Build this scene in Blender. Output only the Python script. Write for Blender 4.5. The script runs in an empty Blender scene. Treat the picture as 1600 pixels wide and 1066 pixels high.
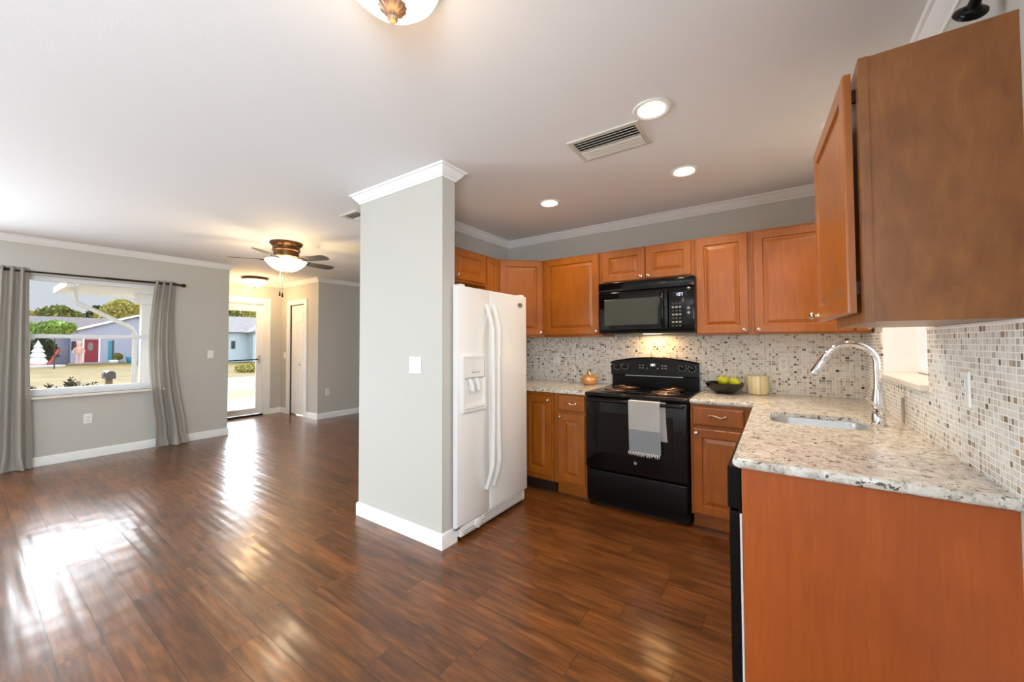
import bpy, bmesh, math, random
from mathutils import Matrix, Vector
S = bpy.context.scene
COL = S.collection
PI = math.pi
RNG = random.Random(7)

# ------------------------------------------------------------------ camera
YAW, PIT, ROL, FPX, CYO, CAMH = 0.604399, 0.02654, -0.0038496, 600.58, -12.429, 1.30
fw = Vector((-math.sin(YAW)*math.cos(PIT), math.cos(YAW)*math.cos(PIT), math.sin(PIT)))
rt = Vector((math.cos(YAW), math.sin(YAW), 0)); up = rt.cross(fw)
r2 = rt*math.cos(ROL)+up*math.sin(ROL); u2 = -rt*math.sin(ROL)+up*math.cos(ROL)
cd = bpy.data.cameras.new('camera'); cam = bpy.data.objects.new('camera', cd); COL.objects.link(cam)
m = Matrix((r2, u2, -fw)).transposed().to_4x4(); m.translation = (0, 0, CAMH); cam.matrix_world = m
cd.sensor_fit = 'HORIZONTAL'; cd.sensor_width = 36; cd.lens = FPX/1600*36; cd.shift_y = CYO/1600; cd.clip_start = 0.02; cd.clip_end = 400
S.camera = cam

# ------------------------------------------------------------------ view, sky, sun, added fill
vs = S.view_settings
S.display_settings.display_device = 'sRGB'
vs.view_transform = 'Standard'; vs.look = 'None'; vs.gamma = 1; vs.use_curve_mapping = False; vs.exposure = 0.38
W = bpy.data.worlds.new('sky'); S.world = W; W.use_nodes = True
nt = W.node_tree; nt.nodes.clear()
def wn(t, **k):
    n = nt.nodes.new(t)
    for a, b in k.items(): setattr(n, a, b)
    return n
def wl(a, b): nt.links.new(a, b)
def wmap(src, a, b, c, d):
    n = wn('ShaderNodeMapRange'); n.clamp = True; n.interpolation_type = 'SMOOTHSTEP'
    wl(src, n.inputs[0])
    for i, v in enumerate((a, b, c, d)): n.inputs[i+1].default_value = v
    return n.outputs[0]
def wm(op, a, b):
    n = wn('ShaderNodeMath', operation=op)
    for i, v in enumerate((a, b)):
        if isinstance(v, (int, float)): n.inputs[i].default_value = v
        else: wl(v, n.inputs[i])
    return n.outputs[0]
tc = wn('ShaderNodeTexCoord'); sx = wn('ShaderNodeSeparateXYZ'); wl(tc.outputs['Generated'], sx.inputs[0])
GLOW, ZEN, HOR = 13.0, 0.8, 0.58
base = wmap(sx.outputs[2], 0.10, 0.5, HOR, ZEN)
east = wm('MULTIPLY', wmap(sx.outputs[0], 0.2, 0.9, 0, 1.7), wmap(sx.outputs[2], -0.05, 0.05, 0, 1))
glow = wm('MULTIPLY', wmap(sx.outputs[0], -0.55, -0.9, 0, 1), wm('MULTIPLY', wmap(sx.outputs[2], 0.125, 0.2, 0, 1), wmap(sx.outputs[2], 0.45, 0.7, 1, 0)))
tot = wm('ADD', wm('ADD', base, east), wm('MULTIPLY', glow, GLOW))
bg = wn('ShaderNodeBackground'); bg.inputs[0].default_value = (0.86, 0.93, 1.0, 1); wl(tot, bg.inputs[1])
ow = wn('ShaderNodeOutputWorld'); wl(bg.outputs[0], ow.inputs[0])

def light(name, kind, loc, power, color=(1, 1, 1), rot=None, **k):
    d = bpy.data.lights.new(name, kind); d.energy = power; d.color = color
    for a, b in k.items(): setattr(d, a, b)
    o = bpy.data.objects.new(name, d); o.location = loc
    if rot: o.rotation_euler = rot
    COL.objects.link(o); return o
light('sun', 'SUN', (0, 0, 30), 2.3, (1, .93, .82), rot=(math.radians(38), 0, math.radians(-150)), angle=math.radians(1.5))
FILL_COL = (0.80, 0.91, 1.0)
# two unseen area lights added to brighten the room, outside openings behind the camera
light('added_fill_left', 'AREA', (-6.78, -1.55, 1.0), 175, FILL_COL, rot=(0, math.radians(-91), 0), shape='RECTANGLE', size=1.9, size_y=2.0)
light('added_fill_right', 'AREA', (.74, -1.35, 1.45), 125, FILL_COL, rot=(0, math.radians(106), 0), shape='RECTANGLE', size=1.25, size_y=1.8)

# ------------------------------------------------------------------ materials
def srgb(r, g, b):
    f = lambda c: (c/255/12.92 if c/255 <= .04045 else ((c/255+.055)/1.055)**2.4)
    return (f(r), f(g), f(b), 1)
class NT:
    def __init__(s, name):
        s.m = bpy.data.materials.new(name); s.m.use_nodes = True; s.t = s.m.node_tree
        s.b = s.t.nodes['Principled BSDF']; s.out = s.t.nodes['Material Output']
    def n(s, t, **k):
        n = s.t.nodes.new(t)
        for a, b in k.items(): setattr(n, a, b)
        return n
    def l(s, a, b): s.t.links.new(a, b)
    def put(s, v, inp):
        if hasattr(v, 'is_linked') or isinstance(v, bpy.types.NodeSocket): s.l(v, inp)
        else: inp.default_value = v
    def math(s, op, a, b=0.0):
        n = s.n('ShaderNodeMath', operation=op); s.put(a, n.inputs[0]); s.put(b, n.inputs[1]); return n.outputs[0]
    def pos(s): return s.n('ShaderNodeNewGeometry').outputs['Position']
    def obj(s): return s.n('ShaderNodeTexCoord').outputs['Object']
    def sep(s, v):
        n = s.n('ShaderNodeSeparateXYZ'); s.l(v, n.inputs[0]); return n.outputs
    def comb(s, x, y, z):
        n = s.n('ShaderNodeCombineXYZ')
        for v, i in zip((x, y, z), n.inputs): s.put(v, i)
        return n.outputs[0]
    def scale(s, v, sc):
        n = s.n('ShaderNodeVectorMath', operation='MULTIPLY'); s.l(v, n.inputs[0]); n.inputs[1].default_value = sc; return n.outputs[0]
    def noise(s, v, sc, det=3, rough=.55, dist=0):
        n = s.n('ShaderNodeTexNoise'); s.l(v, n.inputs['Vector']); n.inputs['Scale'].default_value = sc
        n.inputs['Detail'].default_value = det; n.inputs['Roughness'].default_value = rough; n.inputs['Distortion'].default_value = dist
        return n.outputs['Fac']
    def white(s, v):
        n = s.n('ShaderNodeTexWhiteNoise'); s.l(v, n.inputs['Vector']); return n.outputs['Value']
    def ramp(s, f, stops, const=False):
        n = s.n('ShaderNodeValToRGB'); s.l(f, n.inputs[0]); e = n.color_ramp
        if const: e.interpolation = 'CONSTANT'
        while len(e.elements) < len(stops): e.elements.new(.5)
        for el, (p, c) in zip(e.elements, stops): el.position = p; el.color = c
        return n.outputs[0]
    def mix(s, f, a, b, mode='MIX'):
        n = s.n('ShaderNodeMix', data_type='RGBA', blend_type=mode); s.put(f, n.inputs[0]); s.put(a, n.inputs[6]); s.put(b, n.inputs[7]); return n.outputs[2]
    def bump(s, h, st, d=.01):
        n = s.n('ShaderNodeBump'); s.l(h, n.inputs['Height']); n.inputs['Strength'].default_value = st; n.inputs['Distance'].default_value = d
        s.l(n.outputs[0], s.b.inputs['Normal'])
    def set(s, **k):
        for a, v in k.items():
            s.put(v, s.b.inputs[a.replace('_', ' ')])
        return s
MAT = {}
def plain(name, col, rough=.5, metal=0, bump=None, **k):
    t = NT(name); t.set(Base_Color=col, Roughness=rough, Metallic=metal, **k)
    if bump: t.bump(t.noise(t.obj(), bump[0], 3), bump[1], bump[2])
    else:   # faint tonal unevenness
        f = t.noise(t.obj(), 6, 2); c2 = tuple(min(1, x*1.05) for x in col[:3])+(1,); c1 = tuple(x*.95 for x in col[:3])+(1,)
        t.set(Base_Color=t.mix(f, c1, c2))
    MAT[name] = t.m; return t.m
def emit(name, col, st):
    t = NT(name); t.set(Base_Color=(0.8, 0.8, 0.8, 1), Emission_Color=col, Emission_Strength=st); MAT[name] = t.m; return t.m

plain('wall_paint', srgb(194, 191, 183), .65, bump=(160, .08, .002))
plain('ceiling_paint', srgb(240, 241, 242), .8, bump=(90, .15, .003))
plain('trim_white', srgb(240, 240, 238), .35)
plain('vinyl_white', srgb(238, 240, 242), .35)
plain('appliance_white', srgb(236, 237, 236), .28, bump=(420, .12, .0008), Coat_Weight=.3)
plain('appliance_white_smooth', srgb(232, 233, 231), .3)
plain('grey_plastic', srgb(120, 120, 118), .4)
plain('black_gloss', srgb(7, 7, 8), .10, Specular_IOR_Level=.32)
plain('black_satin', srgb(8, 8, 9), .3, Specular_IOR_Level=.22)
plain('black_matte', srgb(9, 9, 9), .7)
plain('glass_black', srgb(7, 8, 8), .04, Specular_IOR_Level=.4)
plain('mw_glass', srgb(62, 66, 58), .16)
plain('chrome', srgb(225, 225, 228), .07, 1)
plain('stainless', srgb(205, 206, 208), .34, 1)
plain('nickel', srgb(214, 200, 182), .25, 1)
plain('bronze', srgb(92, 64, 40), .35, .8)
plain('pewter', srgb(132, 112, 98), .4, .6)
plain('dark_bronze', srgb(52, 40, 32), .4, .7)
plain('coil_metal', srgb(120, 104, 92), .3, 1)
plain('drip_chrome', srgb(190, 170, 150), .15, 1)
plain('gold_glaze', srgb(214, 160, 104), .28, .35)
plain('bowl_black', srgb(24, 20, 18), .25)
plain('plate_white', srgb(236, 236, 230), .35)
plain('slot_dark', srgb(60, 58, 55), .6)
plain('curtain_cloth', srgb(206, 200, 190), .9, bump=(260, .35, .002), Sheen_Weight=.2)
plain('towel_white', srgb(236, 236, 236), .95, bump=(500, .4, .002))
plain('towel_grey', srgb(190, 198, 208), .95, bump=(500, .4, .002))
plain('blade_wood', srgb(84, 76, 72), .45)
plain('vent_metal', srgb(214, 208, 196), .45)
plain('marble', srgb(236, 228, 214), .2)
plain('grey_stone', srgb(150, 142, 132), .35)
plain('print_grey', srgb(150, 150, 146), .5)
emit('bowl_glow', (1, .86, .62, 1), 2.6)
emit('bowl_glow_day', (1, .93, .78, 1), 1.5)
emit('can_glow', (1, .85, .6, 1), 9)
emit('display_blue', (.45, .5, 1, 1), 1.6)
emit('display_white', (.9, .95, 1, 1), 1.5)

def glass(name, refl=.9, tint=(1, 1, 1, 1)):
    t = NT(name); tr = t.n('ShaderNodeBsdfTransparent'); tr.inputs[0].default_value = tint
    gl = t.n('ShaderNodeBsdfGlossy'); gl.inputs['Roughness'].default_value = .02
    fr = t.n('ShaderNodeFresnel'); fr.inputs[0].default_value = 1.45
    mx = t.n('ShaderNodeMixShader'); t.l(t.math('MULTIPLY', fr.outputs[0], refl), mx.inputs[0]); t.l(tr.outputs[0], mx.inputs[1]); t.l(gl.outputs[0], mx.inputs[2])
    t.l(mx.outputs[0], t.out.inputs[0]); MAT[name] = t.m
glass('window_glass', .5)

def wood(name, c1, c2, c3, rough, coat, grain=(9, 9, .8), blotch=2.2):
    t = NT(name); p = t.pos()
    g = t.noise(t.scale(p, grain), 6, 5, .6, .6); bl = t.noise(p, blotch, 3, .6, .4)
    a = t.ramp(g, [(.25, c1), (.55, c2), (.8, c3)])
    b = t.ramp(bl, [(.3, (.80, .78, .74, 1)), (.7, (1.08, 1.07, 1.05, 1))])
    t.set(Base_Color=t.mix(1.0, a, b, 'MULTIPLY'), Roughness=rough, Coat_Weight=coat, Coat_Roughness=.2)
    t.bump(g, .04, .002); MAT[name] = t.m
wood('cherry', srgb(152, 84, 18), srgb(166, 93, 21), srgb(178, 106, 30), .34, .35)
wood('cherry_panel', srgb(170, 82, 26), srgb(182, 90, 30), srgb(192, 100, 38), .42, .15, blotch=1.5)
wood('veneer', srgb(126, 76, 34), srgb(144, 90, 42), srgb(160, 106, 56), .42, .15, grain=(4, 4, 1.2), blotch=6)
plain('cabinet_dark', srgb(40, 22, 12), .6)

# hand-scraped plank floor: boards run along x, 0.1395 m wide
t = NT('plank_floor'); p = t.pos(); X, Y, Z = t.sep(p)
rowf = t.math('DIVIDE', t.math('SUBTRACT', Y, .258), .1395); row = t.math('FLOOR', rowf); rfr = t.math('FRACT', rowf)
off = t.math('MULTIPLY', t.white(t.comb(row, 3.0, 1.0)), 7.0)
colf = t.math('DIVIDE', t.math('ADD', X, off), .92); colm = t.math('FLOOR', colf); cfr = t.math('FRACT', colf)
pid = t.white(t.comb(row, colm, 5.0))
gx = t.comb(t.math('ADD', X, t.math('MULTIPLY', pid, 37.0)), Y, t.math('MULTIPLY', pid, 11.0))
grain = t.noise(t.scale(gx, (1.6, 22, 1)), 2.6, 3, .55, .4)
blot = t.noise(t.scale(gx, (1.6, 7, 1)), 1.8, 4, .6, .8)
knot = t.noise(t.scale(gx, (2.6, 9, 1)), 1.5, 2, .5, .2)
c = t.ramp(grain, [(.22, srgb(76, 45, 23)), (.5, srgb(112, 67, 30)), (.78, srgb(136, 86, 42))])
c = t.mix(1.0, c, t.ramp(blot, [(.32, (.52, .48, .45, 1)), (.62, (1.10, 1.06, 1, 1))]), 'MULTIPLY')
c = t.mix(1.0, c, t.ramp(pid, [(0, (.80, .76, .74, 1)), (.5, (1, 1, 1, 1)), (1, (1.18, 1.14, 1.1, 1))]), 'MULTIPLY')
c = t.mix(t.ramp(knot, [(.64, (0, 0, 0, 1)), (.80, (.7, .7, .7, 1))]), c, srgb(44, 26, 16))
def edge(fr, w): return t.math('MAXIMUM', t.math('LESS_THAN', fr, w), t.math('GREATER_THAN', fr, 1-w))
seam = t.math('MAXIMUM', edge(rfr, .012), edge(cfr, .0016))
c = t.mix(t.math('MULTIPLY', seam, .7), c, srgb(30, 16, 10))
groove = t.noise(t.scale(gx, (1.1, 24, 1)), 1.0, 0, .5, 0)
chatter = t.noise(t.scale(gx, (9, 5, 1)), 1.0, 0, .5, 0)
hgt = t.math('SUBTRACT', t.math('ADD', groove, t.math('MULTIPLY', chatter, .9)), t.math('MULTIPLY', seam, .25))
t.set(Base_Color=c, Roughness=t.math('ADD', .30, t.math('MULTIPLY', blot, .06)), Specular_IOR_Level=.42, Coat_Weight=.45, Coat_Roughness=.16)
t.bump(hgt, .5, .004); t.l(t.b.inputs['Normal'].links[0].from_socket, t.b.inputs['Coat Normal']); MAT['plank_floor'] = t.m

# glass mosaic on the kitchen walls
def mosaic(name, axis):
    t = NT(name); x, y, z = t.sep(t.pos()); u = x if axis == 'x' else y
    s = .0187
    vf = t.math('DIVIDE', z, s); vi = t.math('FLOOR', vf)
    uf = t.math('DIVIDE', u, s); uf = t.math('ADD', uf, t.math('MULTIPLY', t.math('SINE', t.math('MULTIPLY', uf, 1.9)), .22)); ui = t.math('FLOOR', uf)
    cell = t.comb(ui, vi, 2.0); r = t.white(cell); r_ = t.white(t.comb(ui, vi, 9.0))
    stops = [(0, srgb(236, 236, 230)), (.30, srgb(224, 223, 216)), (.48, srgb(206, 203, 196)), (.62, srgb(230, 226, 216)), (.76, srgb(184, 180, 172)),
             (.83, srgb(216, 206, 188)), (.905, srgb(150, 142, 132)), (.945, srgb(168, 142, 112)), (.968, srgb(108, 94, 80)), (.986, srgb(66, 54, 44))]
    c = t.ramp(r, stops, True)
    streak = t.noise(t.comb(t.math('MULTIPLY', u, 380), t.math('MULTIPLY', z, 60), t.math('MULTIPLY', r_, 50)), 1, 3, .6)
    c = t.mix(1.0, c, t.ramp(streak, [(.3, (.80, .78, .75, 1)), (.7, (1.1, 1.1, 1.1, 1))]), 'MULTIPLY')
    fu, fv = t.math('FRACT', uf), t.math('FRACT', vf)
    e = lambda f: t.math('MAXIMUM', t.math('LESS_THAN', f, .075), t.math('GREATER_THAN', f, .925))
    g = t.math('MAXIMUM', e(fu), e(fv))
    t.set(Base_Color=t.mix(g, c, srgb(240, 239, 234)), Roughness=t.math('ADD', .16, t.math('MULTIPLY', g, .6)))
    t.bump(t.math('SUBTRACT', 1.0, g), .35, .0015); MAT[name] = t.m
mosaic('mosaic_x', 'x'); mosaic('mosaic_y', 'y')

# speckled granite
t = NT('granite'); p = t.pos()
n1 = t.noise(p, 22, 5, .65, .6); n2 = t.noise(p, 75, 3, .6, .3); n3 = t.noise(t.scale(p, (1, 1, 1)), 48, 4, .7, .5)
c = t.ramp(n1, [(.28, srgb(176, 166, 152)), (.42, srgb(208, 202, 192)), (.58, srgb(230, 227, 220)), (.75, srgb(242, 241, 238))])
c = t.mix(t.ramp(n2, [(.55, (0, 0, 0, 1)), (.63, (.6, .6, .6, 1))]), c, srgb(160, 148, 132))
c = t.mix(t.ramp(n3, [(.57, (0, 0, 0, 1)), (.63, (.92, .92, .92, 1))]), c, srgb(66, 58, 54))
t.set(Base_Color=c, Roughness=.16, Coat_Weight=.1, Coat_Roughness=.06); MAT['granite'] = t.m

# striped cream glaze, apple skin, inflatables etc.
t = NT('ribbed_cream'); f = t.noise(t.scale(t.obj(), (34, 34, .4)), 1.6, 2)
t.set(Base_Color=t.ramp(f, [(.35, srgb(206, 180, 128)), (.5, srgb(226, 214, 172)), (.7, srgb(232, 226, 194))]), Roughness=.35); MAT['ribbed_cream'] = t.m
t = NT('apple_skin'); f = t.noise(t.obj(), 30, 3); t.set(Base_Color=t.ramp(f, [(.3, srgb(168, 176, 20)), (.7, srgb(206, 204, 50))]), Roughness=.28); MAT['apple_skin'] = t.m
def noisy(name, a, b, sc, rough=.9, bump=.3):
    t = NT(name); f = t.noise(t.pos(), sc, 5, .65); t.set(Base_Color=t.ramp(f, [(.3, a), (.7, b)]), Roughness=rough)
    t.bump(f, bump, .05); MAT[name] = t.m
noisy('lawn_green', srgb(98, 82, 30), srgb(140, 120, 54), .9)
noisy('dry_grass', srgb(176, 144, 92), srgb(206, 178, 124), 3)
noisy('asphalt', srgb(158, 156, 158), srgb(176, 172, 170), 1.5, bump=.05)
noisy('concrete', srgb(158, 158, 158), srgb(174, 173, 172), 2, bump=.05)
noisy('shingles', srgb(92, 88, 96), srgb(126, 118, 124), 4)
noisy('shingles_pale', srgb(142, 142, 148), srgb(164, 162, 166), 3)
plain('house_grey', srgb(168, 170, 190), .8); plain('house_blue', srgb(190, 206, 216), .8); plain('red_door', srgb(140, 24, 44), .5)
plain('teal', srgb(40, 140, 160), .5); plain('dark_glass', srgb(40, 46, 52), .15); plain('pale_glass', srgb(120, 116, 110), .2)
plain('mail_metal', srgb(70, 66, 66), .6); plain('mail_wood', srgb(120, 110, 84), .8); plain('trunk', srgb(84, 70, 58), .9)
plain('inflatable_white', srgb(226, 232, 230), .6); plain('inflatable_pink', srgb(228, 180, 168), .6); plain('candy_red', srgb(196, 70, 66), .6)
plain('pale_pot', srgb(216, 220, 226), .6); plain('car_red', srgb(120, 30, 40), .4)
def leaf(name, a, b):
    t = NT(name); oi = t.n('ShaderNodeNewGeometry').outputs['Random Per Island']
    t.set(Base_Color=t.ramp(oi, [(0, a), (1, b)]), Roughness=.6); MAT[name] = t.m
leaf('leaf_dark', srgb(40, 52, 30), srgb(76, 86, 48)); leaf('leaf_mid', srgb(92, 104, 50), srgb(160, 160, 84))
leaf('leaf_yellow', srgb(140, 140, 60), srgb(206, 190, 100)); leaf('leaf_bright', srgb(104, 140, 60), srgb(176, 200, 110))

# ------------------------------------------------------------------ mesh builder
ORG = {}
class MB:
    def __init__(s, M=None): s.bm = bmesh.new(); s.M = M or Matrix(); s.mi = 0
    def vs(s, pts): return [s.bm.verts.new(s.M @ Vector(p)) for p in pts]
    def face(s, v):
        try: f = s.bm.faces.new(v)
        except ValueError: return None
        f.material_index = s.mi; return f
    def box(s, a, b, bev=0, seg=2):
        a, b = [min(p, q) for p, q in zip(a, b)], [max(p, q) for p, q in zip(a, b)]
        v = s.vs([(x, y, z) for z in (a[2], b[2]) for y in (a[1], b[1]) for x in (a[0], b[0])])
        fs = [s.face([v[i] for i in q]) for q in ((0, 2, 3, 1), (4, 5, 7, 6), (0, 1, 5, 4), (2, 6, 7, 3), (0, 4, 6, 2), (1, 3, 7, 5))]
        if bev:
            es = list({e for f in fs for e in f.edges})
            r = bmesh.ops.bevel(s.bm, geom=es, offset=bev, segments=seg, affect='EDGES', profile=.5)
            for f in r['faces']: f.material_index = s.mi
        return s
    def rings(s, rs, cap0=True, cap1=True, close=True):
        R = [s.vs(r) for r in rs]; n = len(R[0])
        for A, B in zip(R, R[1:]):
            for i in range(n if close else n-1):
                j = (i+1) % n; s.face([A[i], A[j], B[j], B[i]])
        if cap0: s.face(R[0][::-1])
        if cap1: s.face(R[-1])
        return s
    def lathe(s, prof, c=(0, 0, 0), seg=32, ax=None, cap0=True, cap1=True, lobes=None):
        z = Vector(ax or (0, 0, 1)).normalized(); x = z.orthogonal().normalized(); y = z.cross(x); c = Vector(c)
        rs = []
        for r, h in prof:
            ring = []
            for i in range(seg):
                a = 2*PI*i/seg; rr = max(r, 1e-5)*(1+(lobes[1]*math.cos(lobes[0]*a) if lobes else 0))
                ring.append(c+z*h+x*rr*math.cos(a)+y*rr*math.sin(a))
            rs.append(ring)
        return s.rings(rs, cap0, cap1)
    def cyl(s, a, b, r, seg=24, r2=None):
        a, b = Vector(a), Vector(b)
        return s.lathe([(r, 0), (r if r2 is None else r2, (b-a).length)], a, seg, b-a)
    def tube(s, path, r, seg=12):
        P = [Vector(p) for p in path]; n = len(P); R = r if isinstance(r, (list, tuple)) else [r]*n
        rs = []; x = None
        for i in range(n):
            t = (P[min(i+1, n-1)]-P[max(i-1, 0)]).normalized()
            x = t.orthogonal().normalized() if x is None else (x-t*x.dot(t)).normalized()
            y = t.cross(x)
            rs.append([P[i]+(x*math.cos(2*PI*k/seg)+y*math.sin(2*PI*k/seg))*R[i] for k in range(seg)])
        return s.rings(rs)
    def prism(s, poly, a, b):   # poly in xy, between z=a and z=b
        return s.rings([[(x, y, a) for x, y in poly], [(x, y, b) for x, y in poly]])
    def ball(s, c, r, seg=16):
        rx, ry, rz = r if isinstance(r, (list, tuple)) else (r, r, r)
        rs = []
        for k in range(1, seg//2):
            a = PI*k/(seg//2)-PI/2
            rs.append([(c[0]+rx*math.cos(a)*math.cos(2*PI*i/seg), c[1]+ry*math.cos(a)*math.sin(2*PI*i/seg), c[2]+rz*math.sin(a)) for i in range(seg)])
        return s.rings(rs)
    def build(s, name, mats, parent=None, smooth=None, origin=None, kind=None, label=None):
        bmesh.ops.recalc_face_normals(s.bm, faces=s.bm.faces)
        co = [v.co for v in s.bm.verts]
        lo = Vector([min(c[i] for c in co) for i in range(3)]); hi = Vector([max(c[i] for c in co) for i in range(3)])
        o = Vector(origin) if origin else Vector(((lo.x+hi.x)/2, (lo.y+hi.y)/2, lo.z))
        bmesh.ops.translate(s.bm, verts=s.bm.verts, vec=-o)
        me = bpy.data.meshes.new(name); s.bm.to_mesh(me); s.bm.free()
        for mm in (mats if isinstance(mats, (list, tuple)) else [mats]): me.materials.append(MAT[mm])
        ob = bpy.data.objects.new(name, me); COL.objects.link(ob); ORG[ob.name] = o
        if smooth:
            me.shade_smooth(); me.set_sharp_from_angle(angle=math.radians(smooth))
        if parent: ob.parent = parent; ob.location = o-ORG[parent.name]
        else: ob.location = o
        if kind: ob['kind'] = kind
        if label: ob['label'] = label
        return ob
def tag(o, label, cat, group=None, kind=None):
    o['label'] = label; o['category'] = cat
    if group: o['group'] = group
    if kind: o['kind'] = kind
    return o
def thing(name, loc, label, cat, group=None):
    o = bpy.data.objects.new(name, None); COL.objects.link(o); o.location = loc; o.empty_display_size = .1
    ORG[o.name] = Vector(loc); return tag(o, label, cat, group)
def st(mb, name, mat, smooth=None, parent=None):
    return mb.build(name, mat, parent, smooth, kind='structure')
def frame(o, u, w):    # local (a along u, b up, c outward)
    u, w = Vector(u), Vector(w); M = Matrix((u, Vector((0, 0, 1)), w)).transposed().to_4x4(); M.translation = o; return M
def rect(a0, b0, a1, b1, i, c): return [(a0+i, b0+i, c), (a1-i, b0+i, c), (a1-i, b1-i, c), (a0+i, b1-i, c)]
def panel_door(M, a0, b0, a1, b1, t=.02, fwid=.055):
    q = lambda i, c: rect(a0, b0, a1, b1, i, c)
    return MB(M).rings([q(0, 0), q(0, t-.004), q(.004, t), (q(fwid, t)), q(fwid+.004, t-.009), q(fwid+.012, t-.0095), q(fwid+.034, t-.002), q(fwid+.04, t-.0015)])
def slab_front(M, a0, b0, a1, b1, t=.02):
    q = lambda i, c: rect(a0, b0, a1, b1, i, c)
    return MB(M).rings([q(0, 0), q(0, t-.006), q(.004, t-.002), q(.012, t)])
def knob(M, a, b, c, parent):
    o = M @ Vector((a, b, c)); ax = (M.to_3x3() @ Vector((0, 0, 1)))
    return MB().lathe([(.009, 0), (.006, .004), (.0055, .012), (.013, .017), (.0155, .022), (.013, .027), (.006, .030)], o, 20, ax).build('knob', 'nickel', parent, 40)
def cab_door(M, box, kn, parent, t=.02, mat='cherry', fwid=.055, name='door'):
    d = panel_door(M, *box, t=t, fwid=fwid).build(name, mat, parent)
    if kn: knob(M, kn[0], kn[1], t, d)
    return d
def pull(M, a, b, c, parent, L=.048):
    P = []; r = []
    for i in range(13):
        u = -1+2*i/12; P.append(M @ Vector((a+u*L, b-.006*math.sin(u*PI), c+.022*(1-abs(u)**4)+.0)))
        r.append(.0045+.004*abs(u)**6)
    mb = MB(); mb.tube(P, r, 10)
    for sgn in (-1, 1): mb.ball(M @ Vector((a+sgn*L, b, c+.004)), .009, 12)
    return mb.build('handle', 'nickel', parent, 50)
def plate(name, M, kind, label, cat, mat='plate_white', gang=1, grp=None):
    root = thing(name, M.translation, label, cat, grp)
    w, h = .035*gang if gang == 1 else .058, .0575
    q = lambda i, c: rect(-w, -h, w, h, i, c)
    MB(M).rings([q(0, 0), q(0, .002), q(.004, .006)]).build('cover_plate', mat, root)
    if kind == 'outlet':
        for b in (-.0245, .0165):
            f = MB(M).box((-.017, b-.012, .006), (.017, b+.018, .0085), .002, 1).build('socket', mat, root)
            s = MB(M).box((-.008, b+.001, .0085), (-.005, b+.011, .0092)).box((.005, b+.001, .0085), (.008, b+.011, .0092)).cyl((0, b-.006, .0085), (0, b-.006, .0092), .003, 10)
            s.build('slots', 'slot_dark', f)
    elif kind == 'switch':
        for g in range(gang):
            a = (g-(gang-1)/2)*.046
            MB(M).rings([rect(a-.0165, -.0335, a+.0165, .0335, 0, .006), rect(a-.0165, -.0335, a+.0165, .0335, .001, .009), rect(a-.0155, -.0325, a+.0155, .0325, .002, .0095)]).build('rocker', mat, root)
    return root

# ------------------------------------------------------------------ setting: shell
CE = 2.45
XW, XD, YC, XF = -6.55, -7.85, 3.56, -6.53
st(MB().box((-8.0, -2.95, -.12), (.72, 5.65, 0)), 'floor', 'plank_floor')
st(MB().box((-8.0, -2.95, CE), (.72, 5.65, CE+.12)), 'ceiling', 'ceiling_paint')
def wall(name, boxes, mat='wall_paint'):
    mb = MB()
    for a, b in boxes: mb.box(a, b)
    return st(mb, name, mat)
wy0, wy1, wz0, wz1 = .40, 1.53, .745, 2.055
wall('wall_left', [((-6.75, -2.8, 0), (XW, -2.6, CE)), ((-6.75, -2.6, 2.1), (XW, -.5, CE)), ((-6.75, -.5, 0), (XW, wy0, CE)), ((-6.75, wy1, 0), (XW, 2.25, CE)), ((-6.75, wy0, 0), (XW, wy1, wz0)), ((-6.75, wy0, wz1), (XW, wy1, CE))])
wall('wall_entry_side', [((-8.0, 2.05, 0), (-6.75, 2.25, CE))])
dy0, dy1, dz = 2.50, 3.262, 2.045
wall('wall_entry', [((-8.0, 2.25, 0), (XD, dy0, CE)), ((-8.0, dy1, 0), (XD, YC, CE)), ((-8.0, dy0, dz), (XD, dy1, CE))])
cx0, cx1, cz = -7.50, -6.985, 2.025
wall('wall_closet', [((-8.0, YC, 0), (cx0, YC+.12, CE)), ((cx1, YC, 0), (XF, YC+.12, CE)), ((cx0, YC, cz), (cx1, YC+.12, CE))])
wall('wall_far', [((-6.68, YC+.12, 0), (XF, 5.5, CE))])
wall('wall_living_back', [((-6.68, 5.5, 0), (-2.52, 5.65, CE))])
wall('wall_partition', [((-2.65, 1.885, 0), (-2.52, 5.5, CE))])
wall('wall_pillar', [((-2.65, 1.77, 0), (-1.765, 1.885, CE))])
wall('wall_back', [((-2.52, 3.58, 0), (.72, 3.73, CE))])
ky0, ky1, kz0, kz1 = 2.21, 3.05, 1.10, 1.98
wall('wall_right', [((.5, -2.8, 0), (.72, -2.3, CE)), ((.5, -2.3, 0), (.72, -.4, .8)), ((.5, -2.3, 2.1), (.72, -.4, CE)), ((.5, -.4, 0), (.72, ky0, CE)), ((.5, ky1, 0), (.72, 3.58, CE)), ((.5, ky0, 0), (.72, ky1, kz0)), ((.5, ky0, kz1), (.72, ky1, CE))])
wall('wall_rear', [((-6.75, -2.95, 0), (.72, -2.8, CE))])

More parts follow.
